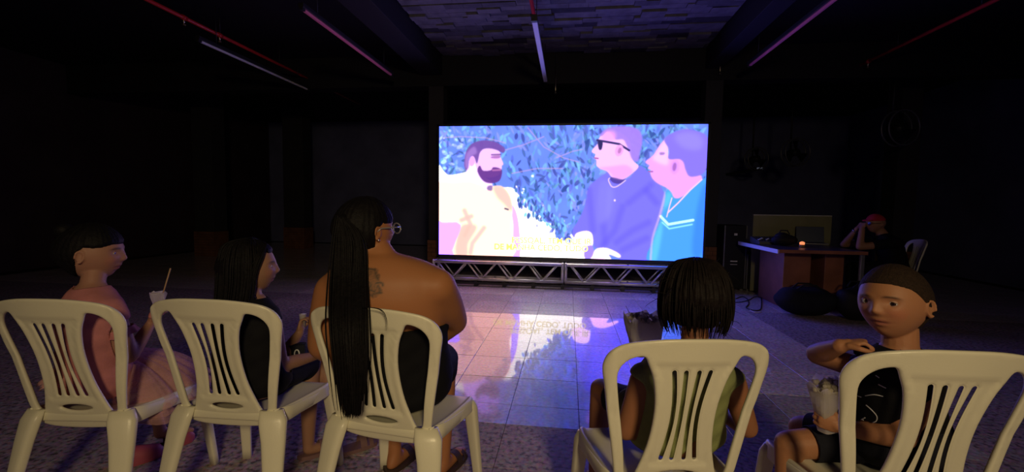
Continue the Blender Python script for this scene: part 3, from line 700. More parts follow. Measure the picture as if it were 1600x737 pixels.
def shell(me, co, sel, off, m, name, parent, wrinkle=.0015, wscale=30, thick=.004):
    """clothing grown from the body surface: the selected faces, pushed out and given thickness"""
    nr = vnormals(me); ln = len(me.polygons); fv = np.empty(len(me.loops), np.int64); me.loops.foreach_get('vertex_index', fv); ls = np.empty(ln, np.int64); me.polygons.foreach_get('loop_start', ls)
    lt = np.empty(ln, np.int64); me.polygons.foreach_get('loop_total', lt)
    F = [fv[a:a+b] for a, b in zip(ls, lt)]; F = [f for f in F if sel[f].all()]
    used_ = np.unique(np.concatenate(F)); mp = -np.ones(len(co), np.int64); mp[used_] = np.arange(len(used_))
    wob = np.sin(co[:, 0]*wscale*1.3+co[:, 2]*wscale*.6)*np.sin(co[:, 2]*wscale+co[:, 1]*wscale*.9)+.6*np.sin(co[:, 2]*wscale*2.3-co[:, 0]*wscale*1.7)
    of = off if np.isscalar(off) else off[:, None]
    P = (co+nr*(of+wrinkle*wob[:, None]))[used_]
    E_ = {}
    for f in F:
        for i in range(len(f)):
            a, b = mp[f[i]], mp[f[(i+1) % len(f)]]; k = (a, b) if a < b else (b, a); E_[k] = E_.get(k, 0)+1
    nb_ = {}
    for (a, b), c in E_.items():
        if c == 1: nb_.setdefault(a, []).append(b); nb_.setdefault(b, []).append(a)
    bi = np.array([k for k, v in nb_.items() if len(v) == 2]); 
    if len(bi):
        n1 = np.array([nb_[k][0] for k in bi]); n2 = np.array([nb_[k][1] for k in bi])
        for _ in range(30): P[bi] += .5*(.5*(P[n1]+P[n2])-P[bi])
    m2 = bpy.data.meshes.new(name); m2.from_pydata(P.tolist(), [], [mp[f].tolist() for f in F]); m2.update()
    o = bpy.data.objects.new('t', m2); C.objects.link(o); s = o.modifiers.new('s', 'SOLIDIFY'); s.thickness = thick; s.offset = -1
    m3 = evaluated(o); bpy.data.objects.remove(o); return link(name, m3, m, parent, True)
def capsdist(co, P, R):
    """signed distance to a chain of joints"""
    d = np.full(len(co), 9.0)
    for i in range(len(P)-1):
        a, b = np.array(P[i]), np.array(P[i+1]); ab = b-a; t = np.clip(((co-a)@ab)/(ab@ab), 0, 1); r = R[i]+(R[i+1]-R[i])*t
        d = np.minimum(d, np.linalg.norm(co-a-t[:, None]*ab, axis=1)-r)
    return d
def local(hd, co):
    R = np.array(hd['R']); return (co-np.array(hd['c']))@R/hd['H']
def skin_colour(me, co, hd, base, lips=(.42, .12, .09), extra=None):
    col = np.ones((len(co), 4)); col[:, :3] = base
    L = local(hd, co); x, y, z = L.T; fr = y > .25
    ml = np.exp(-(np.abs(x)/.115)**4)*np.clip(1-np.abs(z+.252)/(.052-.022*np.clip(np.abs(x)/.11, 0, 1)**2)*1.0, 0, 1)**.5*fr
    col[:, :3] = col[:, :3]*(1-ml[:, None]*.9)+np.array(lips)*ml[:, None]*.9
    cr_ = np.exp(-(np.abs(x)/.115)**6)*np.exp(-((z+.250)/.011)**2)*fr; col[:, :3] *= (1-.6*cr_[:, None])
    br = np.exp(-((np.abs(x)-.150)/.085)**4)*np.exp(-((z-.095+.25*(np.abs(x)-.13)**2*8)/.016)**2)*(y > .2)
    col[:, :3] *= (1-.88*br[:, None])
    ck = np.exp(-((np.abs(x)-.2)/.1)**2-((z+.12)/.09)**2)*fr; col[:, 0] *= 1+.10*ck; col[:, 1] *= 1-.06*ck
    if extra is not None: extra(col, co)
    a = me.color_attributes.new('skin', 'FLOAT_COLOR', 'POINT'); a.data.foreach_set('color', col.ravel())
def eyes(hd, parent, look=(0, 1, 0)):
    c, R, H = hd['c'], hd['R'], hd['H']; lk = (R @ Vector(look)).normalized()
    for s in (-1, 1):
        e = c + R @ Vector((s*.148*H, .312*H, .008*H)); r = hd.get('eye', .056)*H
        bm = bmesh.new(); Q = frame(lk, R @ Vector((0, 0, 1)))
        ico(bm, (0, 0, 0), (r, r, r), None, 3)
        for v in bm.verts: v.co = e+Q @ v.co
        o = obj('eye', bm, 'eye_white', parent, True)
        bm = bmesh.new(); prof = [(.0, r*1.012), (.018*H, r*.985), (.030*H, r*.90)]
        for rr, m_, q in ((.030*H, 'iris', .002), (.013*H, 'pupil', .004)):
            bm = bmesh.new(); n_ = 20; rings = []
            for fr_ in (.0, .5, 1.0):
                rr_ = max(rr*fr_, 1e-5); yy_ = math.sqrt(max(r*r-rr_*rr_, 0))+q*H*.5
                rings.append([e+Q @ Vector((rr_*math.cos(2*math.pi*k/n_), yy_, rr_*math.sin(2*math.pi*k/n_))) for k in range(n_)])
            loft(bm, rings, caps=False); obj(m_, bm, m_, o, True)
        # lids: bands of a slightly larger sphere
        for nm, z0, z1 in (('upper_lid', .30, 1.45), ('lower_lid', -1.35, -.40)):
            bm = bmesh.new(); rows = []
            for i in range(7):
                la = z0+(z1-z0)*i/6; rows.append([])
                for j in range(15):
                    lo = -1.45+2.9*j/14; edge = (hd.get('lid', .26)*(1-(lo/1.1)**2)) if nm == 'upper_lid' else -.36*(1-(lo/1.1)**2)
                    la2 = la if i else (edge if nm == 'upper_lid' else la)
                    if nm == 'lower_lid' and i == 6: la2 = edge
                    rr = r*1.10; rows[-1].append(e + (R @ Vector((rr*math.cos(la2)*math.sin(lo), rr*math.cos(la2)*math.cos(lo), rr*math.sin(la2)))))
            loft(bm, rows, close=False); obj(nm, bm, hd['skinmat'], o, True)
def scalp(hd, parent, m, thick=.03, line=lambda x, y, z: z > .2, name='hair', bumps=.006, seed=1, fringe=None):
    """hair cap: the head surface inside the hairline, pushed out with a strand-like relief"""
    c, R, H, kid = hd['c'], hd['R'], hd['H'], hd.get('kid', 1); nt_, np_ = 90, 150; bm = bmesh.new(); G = {}
    for i in range(0, nt_):
        for j in range(np_):
            p = head_point(math.pi*(i+.5)/nt_, 2*math.pi*j/np_, H, kid)/H; v = line(p.x, p.y, p.z)
            if v > -.07:
                k = min(1, max(0, v/.05)); d = p.normalized()
                st = bumps*(math.sin(j*1.5+seed)+.7*math.sin(j*.67+i*.2+seed*2))
                q = p+Vector((d.x, d.y, d.z))*(thick*k**.6+st*k+(min(0, v)*.5-.002)*(k < 1e-6)); G[i, j] = bm.verts.new(c+R @ (q*H))
    for (i, j) in list(G):
        qd = [(i, j), (i+1, j), (i+1, (j+1) % np_), (i, (j+1) % np_)]
        if all(k in G for k in qd): bm.faces.new([G[k] for k in qd])
    top = [G[0, j] for j in range(np_) if (0, j) in G]
    if len(top) == np_: bm.faces.new(top)
    for v in [v for v in bm.verts if not v.link_faces]: bm.verts.remove(v)
    bmesh.ops.recalc_face_normals(bm, faces=bm.faces[:])
    me = bpy.data.meshes.new(name); bm.to_mesh(me); bm.free()
    o = bpy.data.objects.new('t', me); C.objects.link(o); s = o.modifiers.new('s', 'SOLIDIFY'); s.thickness = .010*H*4; s.offset = -1
    m3 = evaluated(o); bpy.data.objects.remove(o); return link(name, m3, m, parent, True)
def strands(guides, n, spread, rad, m, name, parent, seed=1, seg=6, jit=.35, flat=None):
    """locks that follow blended guide curves; every guide is a list of points of equal count"""
    r_ = random.Random(seed); bm = bmesh.new(); Gd = [[Vector(p) for p in g_] for g_ in guides]
    for _ in range(n):
        a = r_.random()*(len(Gd)-1.0001); i = int(a); t = a-i; base = [Gd[i][k].lerp(Gd[min(i+1, len(Gd)-1)][k], t) for k in range(len(Gd[0]))]
        off = Vector((r_.gauss(0, 1), r_.gauss(0, 1), r_.gauss(0, .4)))*spread; ln = r_.uniform(1-jit, 1)
        P = []
        for k, p in enumerate(base):
            s_ = k/(len(base)-1); P.append(p+off*(.35+.65*math.sin(min(1, s_*1.3)*math.pi*.6)) + Vector((r_.gauss(0, 1), r_.gauss(0, 1), 0))*spread*.10)
        P = spline(P, 4); P = P[:max(4, int(len(P)*ln))]; rr = rad*r_.uniform(.6, 1.2)
        tube(bm, P, [rr*(.7+.5*math.sin(math.pi*min(1, k/len(P)*1.1)))*(1-.8*(k/len(P))**4) for k in range(len(P))], seg)
    o = obj(name, bm, m, parent, True); o['kind'] = 'stuff'; return o
def skin_mat(name, rough=.52):
    m = mat(name, (.5, .3, .2), rough, .30, attr='skin', bump=(260, .12), sub=.12); return m
M['skin'] = skin_mat('skin'); M['lid_skin'] = mat('lid_skin', (.36, .19, .12), .5, .3, var=(40, .05))
M['lid_fair'] = mat('lid_fair', (.42, .24, .17), .5, .3, var=(40, .05))
M['eye_white'] = mat('eye_white', (.62, .60, .58), .15, .6, var=(60, .05)); M['iris'] = mat('iris', (.035, .016, .008), .15, .7, var=(200, .2)); M['pupil'] = mat('pupil', (.004, .004, .004), .1, .8, var=(50, .05))
M['hair_black'] = mat('hair_black', (.006, .005, .006), .62, .14, bump=(120, .5), var=(60, .3)); M['hair_brown'] = mat('hair_brown', (.009, .006, .006), .65, .14, bump=(120, .5), var=(60, .3))
M['hair_buzz'] = mat('hair_buzz', (.030, .017, .011), .75, .2, bump=(400, 1.0), var=(150, .35))
def cloth(name, col, sc_=300, rough=.85): return mat(name, col, rough, .2, bump=(sc_, .35), var=(14, .15))
M['cloth_black'] = cloth('cloth_black', (.006, .006, .008)); M['cloth_green'] = cloth('cloth_green', (.27, .30, .12)); M['cloth_pink'] = cloth('cloth_pink', (.52, .20, .20))
M['cloth_navy'] = cloth('cloth_navy', (.012, .013, .022)); M['cloth_red'] = cloth('cloth_red', (.45, .03, .05)); M['sandal'] = mat('sandal', (.20, .11, .11), .6, .3, bump=(90, .2)); M['rubber_pink'] = mat('rubber_pink', (.36, .07, .11), .5, .4, bump=(80, .1)); M['leather_dark'] = mat('leather_dark', (.05, .03, .025), .55, .4, bump=(90, .3))
M['paper'] = mat('paper', (.85, .82, .76), .8, .2, bump=(60, .5))
M['popcorn'] = mat('popcorn', (.82, .76, .60), .8, .2, bump=(200, .8), var=(50, .15))
for pn in (M['paper'].node_tree, M['popcorn'].node_tree):
  tr_ = pn.nodes.new('ShaderNodeBsdfTranslucent'); tr_.inputs[0].default_value = (.9, .86, .80, 1); mx_ = pn.nodes.new('ShaderNodeMixShader'); mx_.inputs[0].default_value = .75
  pn.links.new(pn.nodes['Principled BSDF'].outputs[0], mx_.inputs[1]); pn.links.new(tr_.outputs[0], mx_.inputs[2]); pn.links.new(mx_.outputs[0], pn.nodes['Material Output'].inputs[0])
M['stick'] = mat('stick', (.42, .26, .15), .7, .3, bump=(90, .3))
M['glass_frame'] = mat('glass_frame', (.35, .33, .36), .2, .7, metal=.3, var=(10, .1)); M['white_print'] = mat('white_print', (.7, .7, .72), .7, .2, var=(30, .1)); M['silver'] = mat('silver', (.8, .8, .82), .25, .6, metal=1, var=(20, .1))
# tulle: thin net that lets light through
tm = bpy.data.materials.new('tulle'); tm.use_nodes = True; n_ = tm.node_tree.nodes; b = n_['Principled BSDF']; b.inputs['Base Color'].default_value = (.78, .42, .42, 1); b.inputs['Roughness'].default_value = .9; b.inputs['Alpha'].default_value = .34
wv = n_.new('ShaderNodeTexNoise'); wv.inputs['Scale'].default_value = 14; mr = n_.new('ShaderNodeMapRange'); mr.inputs['To Min'].default_value = .12; mr.inputs['To Max'].default_value = .55
tm.node_tree.links.new(wv.outputs['Fac'], mr.inputs['Value']); tm.node_tree.links.new(mr.outputs[0], b.inputs['Alpha']); M['tulle'] = tm
AX = Vector((CR.x, CR.y, 0)).normalized(); DP = Vector((CF.x, CF.y, 0)).normalized()     # to the right of the picture, into the picture
def vec(r, d, u=0): return AX*r+DP*d+Vector((0, 0, u))
def person(label, loc, group=None): return empty('person', loc, label=label, cat='person')
def settle(root, objs=()):
    """meshes are built in world space; hang them under the root standing at the feet"""
    bpy.context.view_layer.update(); inv = root.matrix_world.inverted()
    for ch in root.children:
        ch.matrix_parent_inverse = inv

def bodymesh(root, bm, hd, base, vox=.0042, it=14, hands=(), extra=None, lips=(.42, .12, .09)):
    if hd: add_head(bm, hd)
    def keep(co):
        k = np.zeros(len(co))
        if hd: L = local(hd, co); k = np.clip((.62-np.linalg.norm(L*np.array([1, 1, .95]), axis=1))/.08, 0, 1)*.93*(1-.45*(L[:, 1] < -.1))
        for h_ in hands: k = np.maximum(k, np.clip((.13-np.linalg.norm(co-np.array(h_), axis=1))/.03, 0, 1)*.85)
        return k
    me, co = remesh(bm, vox, it, keep)
    skin_colour(me, co, hd, base, lips, extra) if hd else None
    o = link('body', me, 'skin', root, True); me.name = 'body'
    return o, me, co

# --- the woman with the ponytail
def woman():
    S = vec(1, .16); F = vec(-.16, 1)                                  # her right side and her front
    root = person('woman with very long black ponytail, glasses and a back tattoo, black strapless dress', tuple(at(650, 600, D=1.9).xy)+(0,))
    bm = bmesh.new(); c0 = at(612, 640, D=1.75); ctr = lambda px, d, z: Vector((at(px, 500, D=d).x, at(px, 500, D=d).y, z))
    R_ = [(ctr(618, 1.76, .455), .17, .13, S), (ctr(618, 1.76, .49), .215, .165, S), (ctr(617, 1.755, .56), .225, .160, S), (ctr(614, 1.72, .68), .205, .140, S), (ctr(610, 1.68, .80), .205, .135, S),
          (ctr(608, 1.655, .89), .212, .125, S), (ctr(606, 1.65, .965), .222, .110, S), (ctr(604, 1.655, 1.000), .205, .095, S), (ctr(600, 1.66, 1.030), .150, .080, S), (ctr(597, 1.665, 1.052), .075, .065, S)]
    trunk(bm, R_)
    sr, sl = at(684, 446, D=1.64), at(520, 452, D=1.64); er, wr = at(713, 502, D=1.86), at(655, 548, D=2.02); el, wl = at(500, 540, D=1.70), at(548, 575, D=1.98)
    ico(bm, sr+vec(-.02, 0, -.005), (.088, .074, .070)); ico(bm, sl+vec(.02, 0, -.005), (.088, .074, .070))
    limb(bm, [sr, sr.lerp(er, .5)+Vector((0, 0, -.005)), er, er.lerp(wr, .4), wr], [.070, .066, .052, .048, .030]); limb(bm, [sl, sl.lerp(el, .5), el, el.lerp(wl, .4), wl], [.068, .064, .050, .046, .030])
    add_hand(bm, wr, vec(-.9, .35, -.15), vec(0, -.1, -1), .17, 'relaxed', -1); add_hand(bm, wl, vec(.9, .35, -.1), vec(0, -.1, -1), .17, 'relaxed', 1)
    hc = at(573, 358, D=1.665)
    hd = dict(c=hc, R=frame(vec(.66, .75, .02), vec(.0, .0, 1)), H=.232, kid=0, skinmat='lid_skin')
    limb(bm, [ctr(600, 1.665, 1.02), at(584, 385, D=1.67)], [.060, .056])
    ico(bm, at(634, 430, D=1.65), (.10, .06, .045), frame(F, (0, 0, 1))); ico(bm, at(560, 432, D=1.65), (.10, .06, .045), frame(F, (0, 0, 1)))
    # legs
    hips = [ctr(650, 1.80, .51), ctr(585, 1.80, .51)]; kn = [at(694, 600, D=2.15), at(600, 602, D=2.18)]
    an = [at(693, 706, D=2.04), at(617, 712, D=2.08)]
    for h_, k_, a_ in zip(hips, kn, an):
        k_.z = .50; a_.z = .085
        limb(bm, [h_, h_.lerp(k_, .5), k_], [.105, .090, .066]); m_ = k_.lerp(a_, .35)-DP*.015; limb(bm, [k_, m_, a_], [.062, .058, .036])
        t_ = a_+vec(.05, .10, -.045); limb(bm, [a_+Vector((0, 0, -.02)), a_+vec(-.01, -.03, -.055), t_, t_+vec(.03, .05, -.012)], [.036, .030, .032, .022])
    o, me, co = bodymesh(root, bm, hd, (.40, .165, .070), .0050, 70, (wr, wl), tattoo)
    # dress
    C_ = co; z = C_[:, 2]; top = .775+.02*np.sin(C_[:, 0]*9)
    arms = np.minimum(capsdist(C_, [sr, er, wr], [.088, .062, .05]), capsdist(C_, [sl, el, wl], [.086, .06, .05]))
    thigh = np.minimum(capsdist(C_, [hips[0], hips[0].lerp(kn[0], .72)], [.135, .115]), capsdist(C_, [hips[1], hips[1].lerp(kn[1], .72)], [.135, .115]))
    tr = capsdist(C_, [R_[1][0], R_[4][0], R_[6][0]], [.26, .25, .24])
    sel = (z < top) & (z > .40) & (arms > .0) & ((tr < 0) | (thigh < 0))
    shell(me, co, sel, .009, 'cloth_black', 'dress', root, .002, 34)
    # skirt drape over the lap and seat side
    bm = bmesh.new(); rings = []
    for k in range(7):
        t = k/6; c = hips[0].lerp(kn[0], .1+.75*t).lerp(hips[1].lerp(kn[1], .1+.75*t), .5); w_ = .215-.02*t; h = .115-.015*t; r = []
        for j in range(28):
            a = 2*math.pi*j/28; r.append(c+S*(math.copysign(abs(math.cos(a))**.7, math.cos(a))*w_)+Vector((0, 0, (math.copysign(abs(math.sin(a))**.8, math.sin(a))*h)))*(1 if math.sin(a) > 0 else .8)+S*.006*math.sin(a*7+k))
        rings.append(r)
    loft(bm, rings); obj('skirt', bm, 'cloth_black', root, True)
    # hair: pulled back cap, elastic, ponytail
    scalp(hd, root, 'hair_black', .035, lambda x, y, z: min(.42*(z-.02) if y > .1 else 9, (z+.30) if y < -.05 else (z-.06-.9*(y-.02)) if y < .1 else z-.1-.2*(y-.1)*0 -max(0, y-.30)*1.5), bumps=.0035)
    tie = at(545, 343, D=1.60)
    bm = bmesh.new(); ico(bm, tie, (.032, .034, .038)); obj('hair_bun', bm, 'hair_black', root, True)
    bm = bmesh.new(); pts = [tie+vec(.026*math.cos(a)*.5, -.01, 0)+vec(-.5, -.8, 0)*.0+Vector((0, 0, .034*math.sin(a)))+vec(.028*math.cos(a), 0) for a in np.linspace(0, 2*math.pi, 17)]; tube(bm, pts, .006, 8, False); obj('elastic', bm, 'cloth_black', root, True)
    tie2 = tie+vec(-.012, -.028, .005)
    def path(a, b, c, d, e_): return [tie2+vec(a*.3, -.015, .012), at(545+b, 375, D=1.545), at(545+c, 440, D=1.50), at(546+d, 505, D=1.395), at(549+d*.9, 560, D=1.38), at(553+e_*.8, 615, D=1.40), at(553+e_*.55, 655, D=1.42)]
    gd = [path(-.02, -20, -22, -24, -26), path(-.01, -11, -12, -12, -12), path(0, 0, 0, 0, 0), path(.01, 12, 12, 11, 8), path(.02, 20, 21, 20, 12)]
    strands([[p+Vector((0, .006, 0)) for p in q] for q in gd], 60, .004, .011, 'hair_black', 'ponytail_core', root, 9, 6, .12)
    strands(gd, 520, .0095, .0030, 'hair_black', 'ponytail', root, 5, 6, .22)
    strands([[at(566, 480, D=1.40), at(585, 481, D=1.385), at(598, 486, D=1.38), at(604, 500, D=1.372), at(603, 520, D=1.372)]]*2, 2, .001, .0011, 'hair_black', 'loose_strand', root, 2, 5, .05)
    # glasses
    gl = tagp(empty_child('glasses', root)); H = hd['H']; c, R = hd['c'], hd['R']
    lc = lambda x, y, z: c+R @ Vector((x*H, y*H, z*H))
    for s in (-1, 1):
        rim = [lc(s*(.155+.115*math.cos(a)), .475-.05*abs(.155+.115*math.cos(a)), .0+.085*math.sin(a)) for a in np.linspace(0, 2*math.pi, 25)]
        bm = bmesh.new(); tube(bm, rim, .0028, 8, False); obj('rim', bm, 'glass_frame', gl, True)
        tubeo('temple', [lc(s*.275, .455, .03), lc(s*.385, .30, .035), lc(s*.395, .02, .03), lc(s*.38, -.06, -.03)], .0026, 'glass_frame', gl, 8)
        bm = bmesh.new(); f_ = bm.faces.new([bm.verts.new(p) for p in rim[:-1]]); obj('lens', bm, 'lens_glass', gl)
    tubeo('bridge', [lc(-.045, .475, .01), lc(0, .485, .02), lc(.045, .475, .01)], .0026, 'glass_frame', gl, 8)
    e_ = lc(.375, -.02, -.155); bm = bmesh.new(); ico(bm, e_, (.005, .005, .005)); obj('earring', bm, 'silver', root, True)
    # sandals
    for a_ in an: shoe(a_, vec(.45, .9), root, 'leather_dark', .24)
    eyes(hd, root); settle(root); return root
def empty_child(name, parent):
    o = bpy.data.objects.new(name, None); C.objects.link(o); o.parent = parent; return o
def tagp(o): return o
gm = bpy.data.materials.new('lens_glass'); gm.use_nodes = True; b = gm.node_tree.nodes['Principled BSDF']; b.inputs['Transmission Weight'].default_value = 1; b.inputs['Roughness'].default_value = .02; b.inputs['IOR'].default_value = 1.05; M['lens_glass'] = gm
def shoe(ankle, d, root, m, L, clog=False):
    d = Vector((d[0], d[1], 0)).normalized(); s = Vector((d.y, -d.x, 0)); a = Vector((ankle[0], ankle[1], 0))-d*L*.26
    par = empty_child('shoe', root); bm = bmesh.new(); ring = []
    out = [(t, .5*(.30+.16*math.sin(t*2.6+.3))*(1-(2*t-1)**8)**.5) for t in np.linspace(0.0, 1, 14)]
    poly = [a+d*t*L+s*w_*L*.85 for t, w_ in out]+[a+d*t*L-s*w_*L*.85 for t, w_ in out[::-1]]
    loft(bm, [[p+Vector((0, 0, z)) for p in poly] for z in (.002, .020)]); obj('sole', bm, m, par)
    bm = bmesh.new()
    if clog:
        rings = []
        for t in np.linspace(.34, 1.0, 9):
            w_ = .5*(.32+.17*math.sin(t*2.6+.3))*(1-(2*t-1)**8*.9)**.5*L*.9; h = .075*(1-.45*(t-.34)/.66)*(1 if t < .97 else .5)
            rings.append([a+d*t*L+s*w_*math.cos(q)+Vector((0, 0, .014+h*math.sin(q)**.8)) for q in np.linspace(0, math.pi, 13)])
        loft(bm, rings, close=False); obj('upper', bm, m, par, True)
    else:
        for t0, t1, h in ((.50, .66, .052), (.72, .82, .04)):
            rings = []
            for t in (t0, (t0+t1)/2, t1): rings.append([a+d*t*L+s*.19*L*math.cos(q)+Vector((0, 0, .016+h*math.sin(q))) for q in np.linspace(0, math.pi, 11)])
            loft(bm, rings, close=False)
        obj('strap', bm, m, par, True)
    return par
def tattoo(col, co):
    """dark ink of a small seated figure with a tail curl, printed on the skin of the upper back"""
    T_ = [((575, 425), 7, 1), ((585, 424), 6, .8), ((590, 432), 5, 1), ((573, 436), 6, .7), ((582, 436), 8, .7), ((576, 446), 7, .9), ((587, 447), 7, .8), ((592, 452), 5, .9), ((573, 455), 6, 1), ((584, 457), 8, .7), ((578, 450), 5, .6)]
    L_ = [((570, 423), (577, 420), (586, 421), (588, 430), (591, 437)), ((588, 442), (594, 441), (598, 443), (598, 446)), ((568, 460), (580, 461)), ((581, 459), (582, 463)), ((583, 459), (596, 457)), ((590, 446), (594, 452), (593, 457)), ((568, 437), (574, 439), (580, 444), (576, 452), (585, 455))]
    p = co-np.array([0, 0, CAMH]); d = p@np.array(CF); X = 800+FPX*(p@np.array(CR))/d; Y = 368.5-FPX*(p@np.array(CU))/d
    near = (d < 1.72) & (abs(X-582) < 40) & (abs(Y-440) < 40)
    ink = np.zeros(len(co)); hsh = .5+.5*np.sin(X*1.7+Y*.9)*np.sin(Y*1.9-X*.6)
    for (c, r, a) in T_: ink = np.maximum(ink, a*.8*(np.hypot(X-c[0], Y-c[1]) < r)*(.45+.55*hsh))
    for P in L_:
        for (x1, y1), (x2, y2) in zip(P[:-1], P[1:]):
            t = np.clip(((X-x1)*(x2-x1)+(Y-y1)*(y2-y1))/((x2-x1)**2+(y2-y1)**2), 0, 1); ink = np.maximum(ink, .95*np.exp(-(np.hypot(X-x1-t*(x2-x1), Y-y1-t*(y2-y1))/1.9)**2))
    ink = ink*near; col[:, :3] = col[:, :3]*(1-ink[:, None]*.95)+np.array((.035, .04, .035))*ink[:, None]*.95
woman()
# --- the child with messy dark hair in the green sleeveless top
def child():
    S = vec(1, .0); F = vec(0, 1)
    root = person('child with messy dark hair in a green sleeveless top, seen from behind', tuple(at(1060, 600, D=1.6).xy)+(0,))
    bm = bmesh.new(); ctr = lambda px, d, z: Vector((at(px, 600, D=d).x, at(px, 600, D=d).y, z))
    R_ = [(ctr(1052, 1.47, .455), .125, .10, S), (ctr(1053, 1.46, .50), .160, .120, S), (ctr(1056, 1.43, .58), .152, .108, S), (ctr(1062, 1.40, .655), .140, .098, S), (ctr(1070, 1.38, .715), .140, .092, S), (ctr(1075, 1.375, .765), .128, .080, S), (ctr(1080, 1.38, .797), .075, .06, S), (ctr(1082, 1.385, .815), .045, .045, S)]
    trunk(bm, R_)
    sl, sr = at(1006, 592, D=1.385), at(1143, 595, D=1.385); el, wl = at(978, 672, D=1.42), at(1000, 600, D=1.66); er, wr = at(1168, 668, D=1.42), at(1120, 640, D=1.66)
    limb(bm, [sl, sl.lerp(el, .5), el, el.lerp(wl, .45), wl], [.043, .038, .033, .030, .020]); limb(bm, [sr, sr.lerp(er, .5), er, er.lerp(wr, .45), wr], [.043, .038, .033, .030, .020])
    add_hand(bm, wl, vec(.35, .75, .35), vec(.8, -.1, .2), .135, 'hold', 1); add_hand(bm, wr, vec(-.5, .75, .1), vec(0, 0, -1), .135, 'relaxed', -1)
    hd = dict(c=at(1086, 462, D=1.40), R=frame(vec(.12, 1, -.12)), H=.205, kid=1, skinmat='lid_skin')
    limb(bm, [ctr(1083, 1.385, .80), at(1086, 490, D=1.395)], [.042, .040])
    hips = [ctr(1028, 1.50, .505), ctr(1082, 1.50, .505)]; kn = [at(938, 640, D=1.80), at(1075, 650, D=1.86)]; kn[0].z = .50; kn[1].z = .50
    an = [at(930, 742, D=1.78), at(1060, 745, D=1.84)]; an[0].z = .16; an[1].z = .16
    for h_, k_, a_ in zip(hips, kn, an):
        limb(bm, [h_, h_.lerp(k_, .5), k_], [.072, .062, .046]); limb(bm, [k_, k_.lerp(a_, .35)-DP*.008, a_], [.044, .041, .028])
        b_ = a_+vec(0, 0, -.04); limb(bm, [a_, b_, b_+vec(.0, .11, -.035), b_+vec(0, .14, -.04)], [.027, .028, .024, .016])
    o, me, co = bodymesh(root, bm, hd, (.33, .14, .07), .0045, 14, (wl, wr))
    z = co[:, 2]; arms = np.minimum(capsdist(co, [sl.lerp(el, .12), el, wl], [.046, .036, .03]), capsdist(co, [sr.lerp(er, .12), er, wr], [.046, .036, .03]))
    nk = np.linalg.norm(co[:, :2]-np.array(ctr(1081, 1.385, .80).xy), axis=1)
    tr = capsdist(co, [R_[1][0], R_[4][0], R_[6][0]], [.22, .20, .16])
    shell(me, co, (z < .806) & (z > .47) & (arms > .002) & (nk > .055) & (tr < 0), .007, 'cloth_green', 'top', root, .0025, 40)
    th = np.minimum(capsdist(co, [hips[0], hips[0].lerp(kn[0], .55)], [.10, .085]), capsdist(co, [hips[1], hips[1].lerp(kn[1], .55)], [.10, .085]))
    shell(me, co, (th < 0) & (z < .585), .006, 'cloth_navy', 'shorts', root, .002, 40)
    H = hd['H']; c, R = hd['c'], hd['R']
    scalp(hd, root, 'hair_brown', .085, lambda x, y, z: (z+.42) if y < .02 else (z+.2-1.6*y) if y < .2 else z-.12, bumps=.012, seed=3)
    lc = lambda x, y, z: c+R @ Vector((x*H, y*H, z*H))
    gd = []
    for a in np.linspace(-2.75, 2.75, 15):
        sx_, sy_ = math.sin(a), -math.cos(a); gd.append([lc(.06*sx_, -.05, .58), lc(.30*sx_, .33*sy_, .50), lc(.44*sx_, .50*sy_, .25), lc(.48*sx_, .54*sy_, -.02), lc(.48*sx_, .54*sy_, -.32), lc(.38*sx_, .46*sy_, -.62)])
    gd = [g_ for g_ in gd if (g_[2]-c).dot(R @ Vector((0, 1, 0))) < .30*H]
    strands(gd, 620, .006, .0026, 'hair_brown', 'hair_locks', root, 11, 5, .25)
    # messy flyaway locks
    r_ = random.Random(4); bm = bmesh.new()
    for k in range(60):
        a = r_.uniform(-2.6, 2.6); z0 = r_.uniform(-.45, .5); rr = .5*math.sqrt(max(.05, 1-(z0/.62)**2)); p = lc(rr*math.sin(a)*.95, -rr*math.cos(a), z0); P = [p]
        dd = (p-c).normalized()*.6+Vector((r_.gauss(0, .5), r_.gauss(0, .5), r_.gauss(-.4, .5)))
        for i in range(5): P.append(P[-1]+dd*.010); dd += Vector((r_.gauss(0, .35), r_.gauss(0, .35), r_.gauss(-.15, .3)))
        tube(bm, spline(P, 2), [.0013*(1-.08*i) for i in range(11)], 4)
    obj('loose_strands', bm, 'hair_brown', root, True)['kind'] = 'stuff'
    eyes(hd, root)
    for a_ in an: shoe(a_, vec(0, 1), root, 'rubber_pink', .19)
    settle(root); return root
child()
